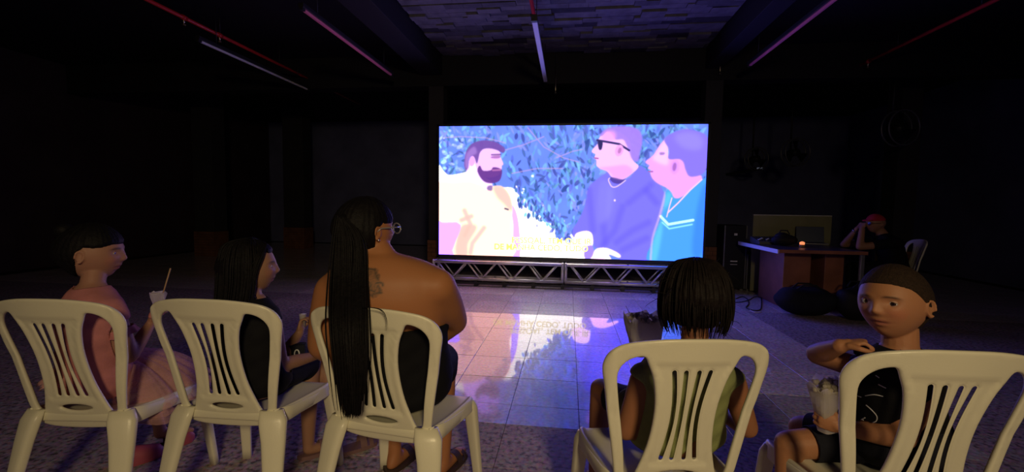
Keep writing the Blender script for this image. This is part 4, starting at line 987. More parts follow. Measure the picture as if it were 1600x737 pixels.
def popcorn_bag(loc, h, w_, label, rz=0, seed=1, tilt=(0, 0, 0)):
    r_ = random.Random(seed); t = empty('popcorn_bag', loc, rz, label=label, cat='paper bag'); t.rotation_euler = (tilt[0], tilt[1], rz)
    bm = bmesh.new(); rings = []; n = 24
    cr = [r_.uniform(-1, 1) for _ in range(n)]
    for k in range(9):
        f = k/8; hw = w_*(.30+.20*f); hd_ = w_*(.20+.18*f); ring = []
        for j in range(n):
            a = 2*math.pi*j/n; e = .55; z = h*f+(cr[j]*.005+.006*math.sin(5*a))*(f > .9)*2
            ring.append((math.copysign(abs(math.cos(a))**e, math.cos(a))*hw*(1+.05*math.sin(3*a+k)), math.copysign(abs(math.sin(a))**e, math.sin(a))*hd_*(1+.05*cr[j]), z))
        rings.append(ring)
    R = [[bm.verts.new(p) for p in r] for r in rings]
    for i in range(8):
        for k in range(n): bm.faces.new((R[i][k], R[i][(k+1) % n], R[i+1][(k+1) % n], R[i+1][k]))
    bm.faces.new(R[0][::-1]); me = bpy.data.meshes.new('t'); bm.to_mesh(me); bm.free(); o = bpy.data.objects.new('t', me); C.objects.link(o); s = o.modifiers.new('s', 'SOLIDIFY'); s.thickness = .0018
    m3 = evaluated(o); bpy.data.objects.remove(o); link('paper', m3, 'paper', t)
    bm = bmesh.new()
    for k in range(46):
        a = r_.uniform(0, 6.28); q = r_.random()**.5; p = Vector((w_*.42*q*math.cos(a), w_*.32*q*math.sin(a), h*r_.uniform(.86, .99)+.012*(1-q)))
        for _ in range(3): ico(bm, p+Vector((r_.gauss(0, .004), r_.gauss(0, .004), r_.gauss(0, .004))), (r_.uniform(.005, .008),)*3, None, 1)
    o = obj('popcorn', bm, 'popcorn', t, True); o['kind'] = 'stuff'
    return t
q = at(1006, 530, D=1.70); popcorn_bag((q.x, q.y, q.z-.06), .15, .15, 'white popcorn bag in front of the child in green, beside the dark hair', 0.3, 5)
# --- the boy looking back at the camera
def boy():
    S = vec(1, .12); F = vec(-.12, 1)
    root = person('boy with short hair in a black tank top looking back, hand near his mouth', tuple(at(1390, 640, D=1.5).xy)+(0,))
    bm = bmesh.new(); ctr = lambda px, d, z: Vector((at(px, 600, D=d).x, at(px, 600, D=d).y, z))
    R_ = [(ctr(1410, 1.40, .455), .115, .09, S), (ctr(1410, 1.39, .50), .145, .112, S), (ctr(1406, 1.37, .58), .135, .098, S), (ctr(1400, 1.345, .66), .125, .09, S), (ctr(1396, 1.335, .73), .128, .085, S), (ctr(1397, 1.33, .785), .118, .072, S), (ctr(1400, 1.33, .815), .07, .055, S), (ctr(1402, 1.33, .84), .040, .040, S)]
    trunk(bm, R_)
    # his left arm (towards the right of the picture is his right side when facing the screen; he twists round)
    sr, sl = at(1437, 592, D=1.31), at(1352, 578, D=1.37)
    el, wl = at(1277, 553, D=1.47), at(1313, 540, D=1.345)
    er, wr = at(1410, 683, D=1.27), at(1318, 668, D=1.36)
    limb(bm, [sl, sl.lerp(el, .5), el, el.lerp(wl, .4), wl], [.038, .034, .034, .031, .022]); limb(bm, [sr, sr.lerp(er, .5), er, er.lerp(wr, .4), wr], [.040, .036, .034, .031, .021])
    add_hand(bm, wl, vec(.72, -.30, .30), vec(.30, -.2, -.95), .130, curls=[(.95, 1.0, .5), (1.2, 1.3, .6), (1.3, 1.4, .7), (1.35, 1.4, .7)], side=-1)
    add_hand(bm, wr, vec(-.80, .30, .22), vec(.10, .95, .10), .130, 'hold', -1)
    hd = dict(c=at(1395, 471, D=1.315), R=frame(vec(-1.0, -.47, .03), vec(-.16, .0, 1)), H=.216, kid=1, skinmat='lid_fair', eye=.064, lid=.42)
    limb(bm, [ctr(1402, 1.33, .82), at(1406, 510, D=1.325)], [.046, .044])
    hips = [ctr(1385, 1.43, .505), ctr(1432, 1.42, .505)]; kn = [at(1252, 668, D=1.66), at(1232, 694, D=1.46)]
    an = [at(1250, 760, D=1.64), at(1226, 790, D=1.46)]; an[0].z = max(an[0].z, .12); an[1].z = .13
    for h_, k_, a_ in zip(hips, kn, an):
        limb(bm, [h_, h_.lerp(k_, .5), k_], [.066, .056, .044]); limb(bm, [k_, k_.lerp(a_, .35)-DP*.008, a_], [.042, .038, .027])
        b_ = a_+vec(0, 0, -.03); limb(bm, [a_, b_, b_+vec(-.07, .08, -.03), b_+vec(-.09, .1, -.035)], [.027, .027, .023, .016])
    o, me, co = bodymesh(root, bm, hd, (.42, .19, .095), .0030, 16, (wl, wr), lips=(.36, .11, .09))
    z = co[:, 2]; arms = np.minimum(capsdist(co, [sl.lerp(el, .10), el, wl], [.042, .036, .03]), capsdist(co, [sr.lerp(er, .10), er, wr], [.044, .036, .03]))
    nk = np.linalg.norm(co[:, :2]-np.array(ctr(1401, 1.33, .82).xy), axis=1)
    tr = capsdist(co, [R_[1][0], R_[4][0], R_[6][0]], [.20, .17, .14])
    sh = shell(me, co, (z < .832) & (z > .47) & (arms > .002) & (nk > .048) & (tr < 0), .007, 'cloth_black', 'tank_top', root, .002, 40)
    th = np.minimum(capsdist(co, [hips[0], hips[0].lerp(kn[0], .62)], [.10, .078]), capsdist(co, [hips[1], hips[1].lerp(kn[1], .68)], [.10, .075]))
    shell(me, co, ((th < 0) | (capsdist(co, [R_[0][0], R_[1][0]], [.2, .2]) < 0)) & (z < .60) & (np.minimum(capsdist(co, [er, wr], [.05, .03]), 9) > 0), .009, 'cloth_navy', 'shorts', root, .002, 40)
    # white outline print on the tank top: thin raised lines hugging the cloth
    from mathutils.bvhtree import BVHTree
    bv = BVHTree.FromPolygons([v.co[:] for v in sh.data.vertices], [p.vertices[:] for p in sh.data.polygons])
    bm = bmesh.new(); eye_ = Vector((0, 0, CAMH))
    for P in (((1352, 618), (1366, 616), (1380, 619)), ((1340, 618), (1346, 620)), ((1353, 632), (1362, 640), (1370, 650), (1368, 658), (1356, 660), (1348, 655)), ((1346, 655), (1352, 652)), ((1368, 586), (1374, 590)), ((1372, 600), (1384, 606))):
        pts = []
        for p in spline([(a, b, 0) for a, b in P], 5):
            d_ = (at(p.x, p.y, D=1)-eye_).normalized(); hit = bv.ray_cast(eye_, d_)
            if hit[0] is not None: pts.append(hit[0]+hit[1]*.0006)
        if len(pts) > 2: tube(bm, pts, .0016, 5)
    obj('print', bm, 'white_print', root, True)
    scalp(hd, root, 'hair_buzz', .022, lambda x, y, z: z-float(np.interp(y, [-.14, -.06, .02, .10, .20, .34, .43], [-.36, -.10, .02, .10, .20, .262, .275])), bumps=.0015, seed=2)
    eyes(hd, root, (-.36, 1, .03))
    for a_ in an: shoe(a_, vec(-.6, .8), root, 'leather_dark', .19)
    settle(root)
    q = at(1296, 662, D=1.40); popcorn_bag((q.x, q.y, q.z-.02), .155, .105, 'crumpled white popcorn bag held in the boy hand above his knees', .35, 9, (0, -.12, 0))
    return root
boy()
# --- girl with long dark hair, black tank top, in profile
def girl_black():
    S = vec(.92, -.30); F = vec(.30, .92)
    root = person('girl with long straight dark hair in a black tank top, face in profile', tuple(at(430, 600, D=2.0).xy)+(0,))
    bm = bmesh.new(); ctr = lambda px, d, z: Vector((at(px, 560, D=d).x, at(px, 560, D=d).y, z))
    R_ = [(ctr(395, 1.83, .455), .12, .10, S), (ctr(395, 1.83, .50), .155, .118, S), (ctr(392, 1.81, .58), .142, .105, S), (ctr(388, 1.79, .67), .135, .095, S), (ctr(388, 1.785, .75), .135, .09, S), (ctr(390, 1.785, .81), .122, .075, S), (ctr(393, 1.79, .845), .072, .056, S), (ctr(396, 1.795, .865), .042, .042, S)]
    trunk(bm, R_)
    sr, sl = at(424, 503, D=1.77), at(350, 508, D=1.83); er, wr = at(438, 570, D=1.82), at(492, 556, D=1.98); el, wl = at(440, 560, D=1.98), at(468, 520, D=2.06)
    limb(bm, [sr, sr.lerp(er, .5), er, er.lerp(wr, .45), wr], [.040, .034, .031, .028, .019]); limb(bm, [sl, sl.lerp(el, .5), el, el.lerp(wl, .45), wl], [.040, .034, .031, .028, .019])
    add_hand(bm, wr, vec(.75, .6, .0), vec(0, 0, -1), .135, 'relaxed', -1); add_hand(bm, wl, vec(.12, .2, .95), vec(.9, .1, .1), .130, 'hold', 1)
    hd = dict(c=at(392, 417, D=1.80), R=frame(vec(.93, .42, .03), vec(-.05, 0, 1)), H=.214, kid=1, skinmat='lid_skin')
    limb(bm, [ctr(394, 1.79, .85), at(390, 440, D=1.80)], [.042, .040])
    hips = [ctr(378, 1.88, .505), ctr(418, 1.86, .505)]; kn = [at(500, 600, D=2.22), at(486, 598, D=2.14)]; kn[0].z = .47; kn[1].z = .47
    an = [at(545, 655, D=2.2), at(482, 694, D=2.16)]; an[1].z = max(.07, an[1].z); an[0].z = .16
    for h_, k_, a_ in zip(hips, kn, an):
        limb(bm, [h_, h_.lerp(k_, .5), k_], [.070, .062, .047]); limb(bm, [k_, k_.lerp(a_, .35)-DP*.008, a_], [.045, .043, .028])
        b_ = a_+vec(0, 0, -.03); limb(bm, [a_, b_, b_+vec(.09, .07, -.025), b_+vec(.12, .09, -.03)], [.027, .028, .023, .016])
    o, me, co = bodymesh(root, bm, hd, (.36, .19, .12), .0042, 14, (wl, wr))
    z = co[:, 2]; arms = np.minimum(capsdist(co, [sl.lerp(el, .10), el, wl], [.042, .036, .03]), capsdist(co, [sr.lerp(er, .12), er, wr], [.044, .036, .03]))
    nk = np.linalg.norm(co[:, :2]-np.array(ctr(394, 1.79, .85).xy), axis=1); tr = capsdist(co, [R_[1][0], R_[4][0], R_[6][0]], [.22, .19, .15])
    shell(me, co, (z < .855) & (z > .47) & (arms > .002) & (nk > .05) & (tr < 0), .007, 'cloth_black', 'tank_top', root, .002, 40)
    th = np.minimum(capsdist(co, [hips[0], hips[0].lerp(kn[0], .72)], [.10, .085]), capsdist(co, [hips[1], hips[1].lerp(kn[1], .72)], [.10, .085]))
    shell(me, co, (th < 0) & (z < .61) & (np.minimum(capsdist(co, [er, wr], [.05, .03]), capsdist(co, [el, wl], [.05, .03])) > 0), .009, 'cloth_black', 'shorts', root, .003, 36)
    H = hd['H']; c, R = hd['c'], hd['R']; lc = lambda x, y, z: c+R @ Vector((x*H, y*H, z*H))
    scalp(hd, root, 'hair_black', .045, lambda x, y, z: (z+.35) if y < .05 else (z-.16-.5*(y-.05)) if abs(x) > .17 else z-.26, bumps=.003, seed=3)
    gd = []
    for s in (1,):
        for a in (0.55, .8, 1.1, 1.4, 1.7, 2.0, 2.3, 2.6, 2.9, 3.2, 3.5, 3.8, 4.1, 4.4, 4.7, 5.0, 5.3, 5.6):
            sx_, cy_ = math.sin(a), math.cos(a)                       # a = 0 faces forward
            if cy_ > .80: continue
            gd.append([lc(.05*sx_, .05, .555), lc(.27*sx_, .32*cy_-.03, .46), lc(.42*sx_, .42*cy_-.05, .15), lc(.43*sx_, .42*cy_-.08, -.25), lc(.44*sx_, .40*cy_-.16, -.70), lc(.46*sx_, .36*cy_-.28, -1.15), lc(.44*sx_, .30*cy_-.34, -1.48)])
    gd = [q for q in gd if q[3] is not None]
    near = [q for q in gd if (q[2]-c).dot(R @ Vector((0, 1, 0))) < .20*H]
    strands(near, 460, .006, .0030, 'hair_black', 'long_hair', root, 21, 5, .25)
    side = [[lc(.20, .30, .44), lc(.36, .22, .2), lc(.40, .10, -.1), lc(.38, .04, -.45), lc(.34, .16, -.75), lc(.30, .20, -1.0)], [lc(.10, .22, .50), lc(.36, .16, .26), lc(.42, .06, -.05), lc(.41, 0.0, -.4), lc(.38, .04, -.75), lc(.36, .08, -1.1)]]
    strands(side, 70, .005, .0026, 'hair_black', 'front_locks', root, 5, 5, .25)
    eyes(hd, root)
    for a_ in an: shoe(a_, vec(.8, .6), root, 'sandal', .20)
    settle(root)
    return root
girl_black()
q = at(473, 496, D=2.07); t = empty('paper_cup', (q.x, q.y, q.z-.045), label='small white paper cup raised in the hand of the dark-haired girl', cat='cup'); t.scale = (.55, .55, .8)
bm = bmesh.new(); lathe(bm, [(.0, 0), (.020, 0), (.028, .075), (.030, .078), (.026, .075), (.018, .004), (0, .004)], 20); obj('cup_wall', bm, 'paper', t, True)
q = at(459, 541, D=2.02); t = empty('small_bag', (q.x, q.y, q.z-.03), .4, label='small black pouch with a white emblem on the lap of the dark-haired girl', cat='bag')
boxo('pouch', (-.055, .055, -.03, .03, -.03, .045), 'cloth_navy', t, .018)
bm = bmesh.new(); tube(bm, [(.018+.010*math.cos(a), -.031, .005+.018*math.sin(a)) for a in np.linspace(0, 2*math.pi, 15)], .003, 6, False); obj('emblem', bm, 'white_print', t, True)

# --- girl in the pink dress with a tulle skirt, at the far left
def girl_pink():
    S = vec(.90, -.35); F = vec(.35, .90)
    root = person('girl in a pink dress with tulle skirt, sitting leftmost, face in profile', tuple(at(170, 600, D=1.9).xy)+(0,))
    bm = bmesh.new(); ctr = lambda px, d, z: Vector((at(px, 560, D=d).x, at(px, 560, D=d).y, z))
    R_ = [(ctr(150, 1.80, .455), .12, .10, S), (ctr(150, 1.80, .50), .150, .118, S), (ctr(148, 1.78, .58), .130, .10, S), (ctr(146, 1.76, .67), .125, .09, S), (ctr(146, 1.75, .76), .132, .088, S), (ctr(148, 1.75, .84), .122, .075, S), (ctr(148, 1.755, .885), .070, .055, S), (ctr(150, 1.76, .91), .040, .040, S)]
    trunk(bm, R_)
    sr, sl = at(176, 482, D=1.72), at(118, 486, D=1.80); er, wr = at(203, 556, D=1.76), at(236, 505, D=1.86); el, wl = at(170, 560, D=1.95), at(215, 570, D=2.05)
    limb(bm, [sr, sr.lerp(er, .5), er, er.lerp(wr, .45), wr], [.038, .033, .030, .027, .018]); limb(bm, [sl, sl.lerp(el, .5), el, el.lerp(wl, .45), wl], [.038, .033, .030, .027, .018])
    add_hand(bm, wr, vec(.25, .1, .95), vec(.85, .35, -.1), .120, 'hold', 1); add_hand(bm, wl, vec(.9, .3, -.1), vec(0, 0, -1), .125, 'relaxed', 1)
    hd = dict(c=at(146, 394, D=1.77), R=frame(vec(.95, .40, -.05), vec(.02, 0, 1)), H=.222, kid=1, skinmat='lid_fair')
    limb(bm, [ctr(149, 1.757, .89), at(150, 415, D=1.765)], [.040, .038])
    hips = [ctr(135, 1.86, .505), ctr(170, 1.84, .505)]; kn = [at(212, 600, D=2.18), at(206, 605, D=2.10)]; kn[0].z = kn[1].z = .47
    an = [at(250, 680, D=2.2), at(196, 692, D=2.06)]; an[1].z = .10; an[0].z = .12
    for h_, k_, a_ in zip(hips, kn, an):
        limb(bm, [h_, h_.lerp(k_, .5), k_], [.066, .058, .044]); limb(bm, [k_, k_.lerp(a_, .35)-DP*.008, a_], [.041, .038, .026])
        b_ = a_+vec(0, 0, -.035); limb(bm, [a_, b_, b_+vec(.07, .07, -.025), b_+vec(.09, .09, -.03)], [.026, .027, .022, .016])
    o, me, co = bodymesh(root, bm, hd, (.40, .20, .14), .0042, 14, (wl, wr))
    z = co[:, 2]; arms = np.minimum(capsdist(co, [sl.lerp(el, .42), el, wl], [.042, .036, .03]), capsdist(co, [sr.lerp(er, .42), er, wr], [.044, .036, .03]))
    nk = np.linalg.norm(co[:, :2]-np.array(ctr(149, 1.757, .89).xy), axis=1); tr = capsdist(co, [R_[1][0], R_[4][0], R_[6][0]], [.24, .23, .20])
    shell(me, co, (z < .900) & (z > .46) & (arms > .002) & (nk > .05) & (tr < 0), .007, 'cloth_pink', 'dress', root, .0015, 40)
    # ruffle at the sleeve end
    for k_, (s_, e_) in enumerate(((sr, er), (sl, el))):
        d = (e_-s_).normalized(); p = s_+(e_-s_)*.40; u = d.orthogonal().normalized(); v = d.cross(u); bm = bmesh.new()
        loft(bm, [[p+d*t*.028+(u*math.cos(a)+v*math.sin(a))*(.045+.010*t+.004*t*math.sin(9*a)) for a in (2*math.pi*j/54 for j in range(54))] for t in (0, .5, 1)], caps=False); obj('ruffle', bm, 'cloth_pink', root, True)
    # tulle skirt in three fluted layers fanning out over the seat edge
    w0 = ctr(155, 1.82, .60)
    for lay in range(3):
        bm = bmesh.new(); rings = []
        for k in range(9):
            t = k/8; r = []
            for j in range(120):
                a = 2*math.pi*j/120; out = (.10+.22*t*(1 if math.cos(a) > 0 else .25))*(1+.25*max(0, math.cos(a))); wv_ = (.010+.030*t)*math.sin(a*(11+3*lay)+lay*2)
                z_ = w0.z-.01-.03*t-(.16+.03*lay)*t*t*(1 if math.cos(a) > -.2 else .15)
                r.append(w0+F*(math.cos(a)*(out+wv_))+S*(math.sin(a)*(out*.80+wv_))+Vector((0, 0, z_-w0.z+.010*math.sin(a*17)*t)))
            rings.append(r)
        loft(bm, rings, caps=False); obj('tulle_layer', bm, 'tulle', root, True)
    H = hd['H']; c, R = hd['c'], hd['R']; lc = lambda x, y, z: c+R @ Vector((x*H, y*H, z*H))
    scalp(hd, root, 'hair_black', .035, lambda x, y, z: z-float(np.interp(y, [-.17, -.09, .0, .12, .22, .34], [-.42, -.02, .12, .11, .12, .17])), bumps=.003, seed=6)
    bm = bmesh.new(); ico(bm, lc(0, -.40, .38), (.030, .032, .028)); obj('hair_bun', bm, 'hair_black', root, True)
    eyes(hd, root)
    for a_ in an: shoe(a_, vec(.7, .7), root, 'rubber_pink', .19, True)
    settle(root); return root
girl_pink()
q = at(248, 470, D=1.87); t = empty('popcorn_bag', (q.x, q.y, q.z-.035), label='white crumpled paper with a stick in it, held by the girl in pink', cat='paper bag')
bm = bmesh.new(); r_ = random.Random(3); rings = [[(.022*(.7+.7*f)*math.cos(a)*(1+.18*math.sin(3*a+f*4)), .018*(.7+.6*f)*math.sin(a)*(1+.2*math.sin(2*a)), .07*f+.006*math.sin(5*a)*f) for a in (2*math.pi*j/20 for j in range(20))] for f in (0, .25, .5, .75, 1)]; loft(bm, rings); obj('paper', bm, 'paper', t)
tubeo('stick', [(.008, 0, .03), (.052, .01, .175)], .0028, 'stick', t, 8)
def desk_man():
    S = vec(.25, .97); F = vec(-.95, .2)
    root = person('man in dark clothes and red cap at the desk, hands at his mouth', tuple(at(1385, 470, Y=5.95).xy)+(0,))
    bm = bmesh.new(); b0 = at(1388, 400, Y=5.95); ctr = lambda r, d, z: Vector((b0.x, b0.y, z))+vec(r, d)
    R_ = [(ctr(.08, 0, .455), .15, .12, S), (ctr(.08, 0, .52), .18, .13, S), (ctr(.05, 0, .66), .165, .12, S), (ctr(0, 0, .80), .185, .12, S), (ctr(-.05, 0, .90), .17, .095, S), (ctr(-.08, 0, .95), .09, .07, S)]
    trunk(bm, R_)
    hp = at(1367, 349, Y=5.95)
    sr, sl = ctr(-.06, -.18, .86), ctr(-.06, .18, .86); er, el = at(1343, 389, Y=5.80), at(1318, 387, Y=6.15); er.z = el.z = .80
    wr, wl = at(1347, 358, Y=5.86), at(1340, 357, Y=5.99)
    for s_, e_, w_ in ((sr, er, wr), (sl, el, wl)): limb(bm, [s_, e_, w_], [.055, .042, .030])
    add_hand(bm, wr, vec(.35, .25, .9), vec(.9, .2, -.2), .17, 'fist', 1); add_hand(bm, wl, vec(.35, -.2, .9), vec(.9, -.2, -.2), .17, 'fist', -1)
    hd = dict(c=hp, R=frame(vec(-.93, -.05, -.05)), H=.225, kid=0, skinmat='lid_skin')
    limb(bm, [ctr(-.08, 0, .94), hp+Vector((0, 0, -.05))+AX*.03], [.058, .052])
    for s in (-1, 1):
        h_ = ctr(.04, .09*s, .52); k_ = ctr(-.36, .11*s, .52); a_ = ctr(-.34, .11*s, .10)
        limb(bm, [h_, k_], [.085, .062]); limb(bm, [k_, a_], [.058, .040]); limb(bm, [a_, a_+vec(-.02, 0, -.05), a_+vec(-.16, 0, -.07)], [.038, .036, .026])
    o, me, co = bodymesh(root, bm, hd, (.36, .18, .11), .007, 8, (wr, wl))
    z = co[:, 2]; fa = np.minimum(capsdist(co, [sr.lerp(er, .75), er, wr], [.055, .05, .04]), capsdist(co, [sl.lerp(el, .75), el, wl], [.055, .05, .04]))
    hh = np.linalg.norm(co-np.array(hp), axis=1)
    shell(me, co, (z < .965) & (z > .12) & (fa > 0) & (hh > .15) , .010, 'cloth_black', 'clothes', root, .002, 30)
    H, c, R = hd['H'], hd['c'], hd['R']; lc = lambda x, y, z: c+R @ Vector((x*H, y*H, z*H))
    scalp(hd, root, 'cloth_red', .035, lambda x, y, z: z-.16-.0*y, name='cap', bumps=0)
    bm = bmesh.new(); loft(bm, [[lc(.27*math.cos(a), .36+t*.30*math.sin(a), .20+.02*math.cos(2*a)-.03*t+dz) for a in np.linspace(.05, math.pi-.05, 14)] for t, dz in ((0, 0), (1, 0), (1, .03), (0, .03))], close=False); obj('cap_brim', bm, 'cloth_red', root, True)
    gl = empty_child('glasses', root)
    for s in (-1, 1):
        bm = bmesh.new(); f_ = bm.faces.new([bm.verts.new(lc(s*(.16+.12*math.cos(a)), .46, .01+.09*math.sin(a))) for a in np.linspace(0, 2*math.pi, 17)[:-1]]); bmesh.ops.solidify(bm, geom=[f_], thickness=.003); obj('lens', bm, 'silver', gl)
        tubeo('temple', [lc(s*.28, .44, .03), lc(s*.40, .0, .03)], .003, 'black_metal', gl, 6)
    p = wl.lerp(el, .12); d = (el-wl).normalized(); u = d.orthogonal().normalized(); v = d.cross(u); bm = bmesh.new()
    tube(bm, [p+(u*math.cos(a)+v*math.sin(a))*.036 for a in np.linspace(0, 2*math.pi, 17)], .008, 8, False); obj('watch', bm, 'silver', root, True)
    eyes(hd, root)
    for s in (-1, 1): shoe(ctr(-.36, .11*s, .1), F, root, 'leather_dark', .26)
    settle(root)
desk_man()
q = at(1403, 460, Y=6.0); place_chair(q.x-.14, q.y, 1.35, 'white plastic chair of the man at the desk', 'white plastic chair at the desk')


# ------------------------------------------------------------------ control desk at the right
M['desk_top'] = mat('desk_top', (.07, .06, .07), .35, .5, var=(5, .1)); M['desk_edge'] = mat('desk_edge', (.75, .72, .80), .4, .5, var=(6, .05)); M['desk_wood'] = mat('desk_wood', (.30, .11, .07), .5, .4, bump=(30, .3), var=(4, .25))
M['olive_board'] = mat('olive_board', (.26, .25, .14), .7, .3, bump=(30, .2), var=(3, .15)); M['case_black'] = mat('case_black', (.012, .012, .016), .7, .3, bump=(150, .4)); M['laptop_lid'] = mat('laptop_lid', (.035, .05, .11), .35, .5, var=(6, .1))
M['label_white'] = mat('label_white', (.75, .75, .72), .6, .3, var=(20, .1)); M['grey_metal'] = mat('grey_metal', (.20, .20, .22), .4, .5, metal=.5, var=(8, .1))
dk = empty('desk', (3.0, 6.2, 0), label='long control desk with a lit pale left edge beside the screen', cat='desk')
boxo('desk_top', (-.50, 0.47, -.60, .64, .73, .76), 'desk_top', dk, .004)
boxo('edge_band', (-.512, -.501, -.60, .64, .712, .762), 'desk_edge', dk, .002)
boxo('front_band', (-.50, 0.47, -.612, -.601, .722, .762), 'desk_wood', dk, .002)
for a, b in ((-.30, .02), (.18, .40)): boxo('pedestal', (a, b, -.30, .40, 0, .729), 'desk_wood', dk, .01)
boxo('modesty_panel', (.021, .179, .28, .31, .25, .729), 'desk_wood', dk, .004)
for y in (-.56, .60): boxo('leg', (.42, .46, y-.02, y+.02, 0, .729), 'grey_metal', dk, .005)
q0, q1 = at(1175, 378, Y=6.93), at(1297, 378, Y=6.93); bh = at(1235, 337, Y=6.93).z
t = empty('board', ((q0.x+q1.x)/2, 6.93, 0), label='olive grey board standing upright on the floor behind the desk', cat='board'); hw = (q1.x-q0.x)/2
boxo('panel', (-hw, hw, -.012, .012, .021, bh), 'olive_board', t, .003); boxo('top_trim', (-hw, hw, -.016, .016, bh+.0005, bh+.012), 'label_white', t, .003)
for s in (-1, 1): boxo('foot', (s*hw*.8-.02, s*hw*.8+.02, -.06, .05, 0, .020), 'grey_metal', t)
# laptop, lid seen from behind its user's right
q = at(1270, 381, Z=.762)
t = empty('laptop', (q.x, q.y+.02, .7615), -.25, label='open laptop with dark blue lid before the olive board', cat='laptop')
boxo('base', (-.17, .17, -.12, .12, 0, .018), 'grey_metal', t, .004); bm = bmesh.new(); box(bm, -.17, .17, -.005, .005, 0, .225, .004)
for v in bm.verts: v.co = Matrix.Rotation(-.22, 3, 'X') @ v.co + Vector((0, .12, .016))
obj('lid', bm, 'laptop_lid', t)
bm = bmesh.new()
for i in range(12):
    for j in range(4): box(bm, -.15+i*.025, -.15+i*.025+.02, -.02+j*.025, j*.025, .0185, .0205)
o = obj('keys', bm, 'case_black', t); o['kind'] = 'stuff'
# mixer with a sloping bright front
q = at(1193, 376, Z=.762); t = empty('mixing_console', (2.78, 6.52, .7615), label='flat mixing console with shiny strips at left of the desk', cat='mixer')
bm = bmesh.new(); loft(bm, [[(x, -.16, 0), (x, .16, 0), (x, .16, .09), (x, -.16, .035)] for x in (-.19, .19)]); obj('body', bm, 'grey_metal', t)
for k in range(10):
    x = -.17+k*.037
    bm = bmesh.new(); box(bm, x-.004, x+.004, -.12, .12, -.002, .003)
    for v in bm.verts: v.co.z += .0375+.172*(v.co.y+.16)
    obj('fader_slot', bm, 'case_black', t)
    bm = bmesh.new(); y = -.08+.1*((k*7) % 5)/5; box(bm, x-.009, x+.009, y-.014, y+.014, .0, .014, .003)
    for v in bm.verts: v.co.z += .0375+.172*(y+.16)
    obj('fader_cap', bm, 'label_white', t)
# headphones-like dark equipment bag
q = at(1228, 384, Z=.762); t = empty('equipment_bag', (q.x, q.y+.05, .7615), label='rounded black equipment bag between mixer and laptop', cat='bag')
bm = bmesh.new(); ico(bm, (0, 0, .075), (.16, .10, .075)); ico(bm, (-.03, 0, .12), (.09, .07, .055)); me_, _c = None, None
obj('bag_body', bm, 'case_black', t, True); tubeo('handle', [(-.08, 0, .15), (-.05, 0, .20), (.03, 0, .20), (.06, 0, .15)], .008, 'case_black', t, 8)
q = at(1253, 386, Z=.762); t = empty('candle_light', (q.x, q.y, .7615), label='tiny orange glowing light at the front of the desk', cat='candle')
M['candle_glow'] = emis('candle_glow', (1.0, .30, .12), 1.1)
bm = bmesh.new(); lathe(bm, [(0, 0), (.030, 0), (.034, .03), (.032, .032), (0, .034)], 16); obj('holder', bm, 'stick', t, True); bm = bmesh.new(); lathe(bm, [(0, .0345), (.028, .035), (.030, .06), (.012, .072), (0, .074)], 16); obj('flame_cup', bm, 'candle_glow', t, True)
# cases stacked between screen and desk
def case(x0, x1, y0, y1, z0, z1, label, marks):
    t = empty('flight_case', ((x0+x1)/2, (y0+y1)/2, z0), label=label, cat='case', group='black equipment cases by the desk'); hx, hy, h = (x1-x0)/2, (y1-y0)/2, z1-z0
    boxo('case_body', (-hx, hx, -hy, hy, .03, h), 'case_black', t, .012)
    for sx_ in (-1, 1):
        for sy_ in (-1, 1): boxo('caster', (sx_*hx*.8-.02, sx_*hx*.8+.02, sy_*hy*.8-.02, sy_*hy*.8+.02, 0, .029), 'grey_metal', t)
    for (mx, mz, mw, mh) in marks: boxo('label_plate', (mx-mw, mx+mw, -hy-.006, -hy-.0005, mz-mh, mz+mh), 'label_white', t)
    for sx_ in (-1, 1): boxo('edge_trim', (sx_*hx-.008, sx_*hx+.008, -hy-.004, -hy+.012, .03, h), 'grey_metal', t)
    return t
Y0 = 7.0
def wx(px): return at(px, 400, Y=Y0).x
def wz(py): return at(1150, py, Y=Y0).z
case(wx(1131), wx(1165), Y0, Y0+.45, 0, wz(352), 'tall black equipment case right of the screen, with two pale labels', [(0, wz(366), .022, .016), (-.01, wz(408), .05, .008), (-.01, wz(413), .05, .004)])
case(wx(1168), wx(1212), Y0, Y0+.45, 0, wz(396), 'low black equipment case behind the desk, with one pale label', [(.03, wz(409), .055, .007), (.03, wz(414), .055, .004)])
# bags under the desk
for (px, py, D_, rx, ry, rz_, lb) in ((1258, 484, None, .33, .19, .17, 'slumped dark blue bag on the floor in front of the desk'), (1338, 492, None, .22, .15, .20, 'large black bag on the floor before the right end of the desk')):
    q = at(px, py+8, Z=0); t = empty('duffel_bag', (q.x, q.y, 0), label=lb, cat='bag'); bm = bmesh.new(); r_ = random.Random(px)
    ico(bm, (0, 0, rz_*.98), (rx, ry, rz_), None, 4)
    for v in bm.verts:
        v.co *= 1+.05*math.sin(v.co.x*19+v.co.y*11)+.04*math.sin(v.co.z*31+v.co.x*9); v.co.z = max(v.co.z, .002)
    for v in bm.verts: v.co.x = math.copysign(abs(v.co.x/rx)**.75*rx, v.co.x); v.co.z = rz_*2*(v.co.z/(rz_*2))**.85
    obj('bag_body', bm, 'cloth_navy' if px < 1300 else 'case_black', t, True)
    for s in (-.05, .05): tubeo('bag_handle', [(-rx*.4, s, rz_*1.85), (-rx*.2, s*1.3, rz_*2.15), (rx*.2, s*1.3, rz_*2.15), (rx*.4, s, rz_*1.85)], .010, 'case_black', t, 8)
def floor_cable(P, r, label):
    pts = spline([at(x, y, Z=.008) for x, y in P], 8)
    for p in pts: p.z = .0062
    bm = bmesh.new(); tube(bm, pts, r, 8); tag(obj('cable', bm, 'case_black', None, True), label, 'cable')
floor_cable([(1150, 466), (1160, 463), (1168, 467), (1170, 474), (1166, 480), (1176, 484), (1188, 483), (1190, 472), (1189, 462)], .006, 'looped black cable on the floor left of the desk')
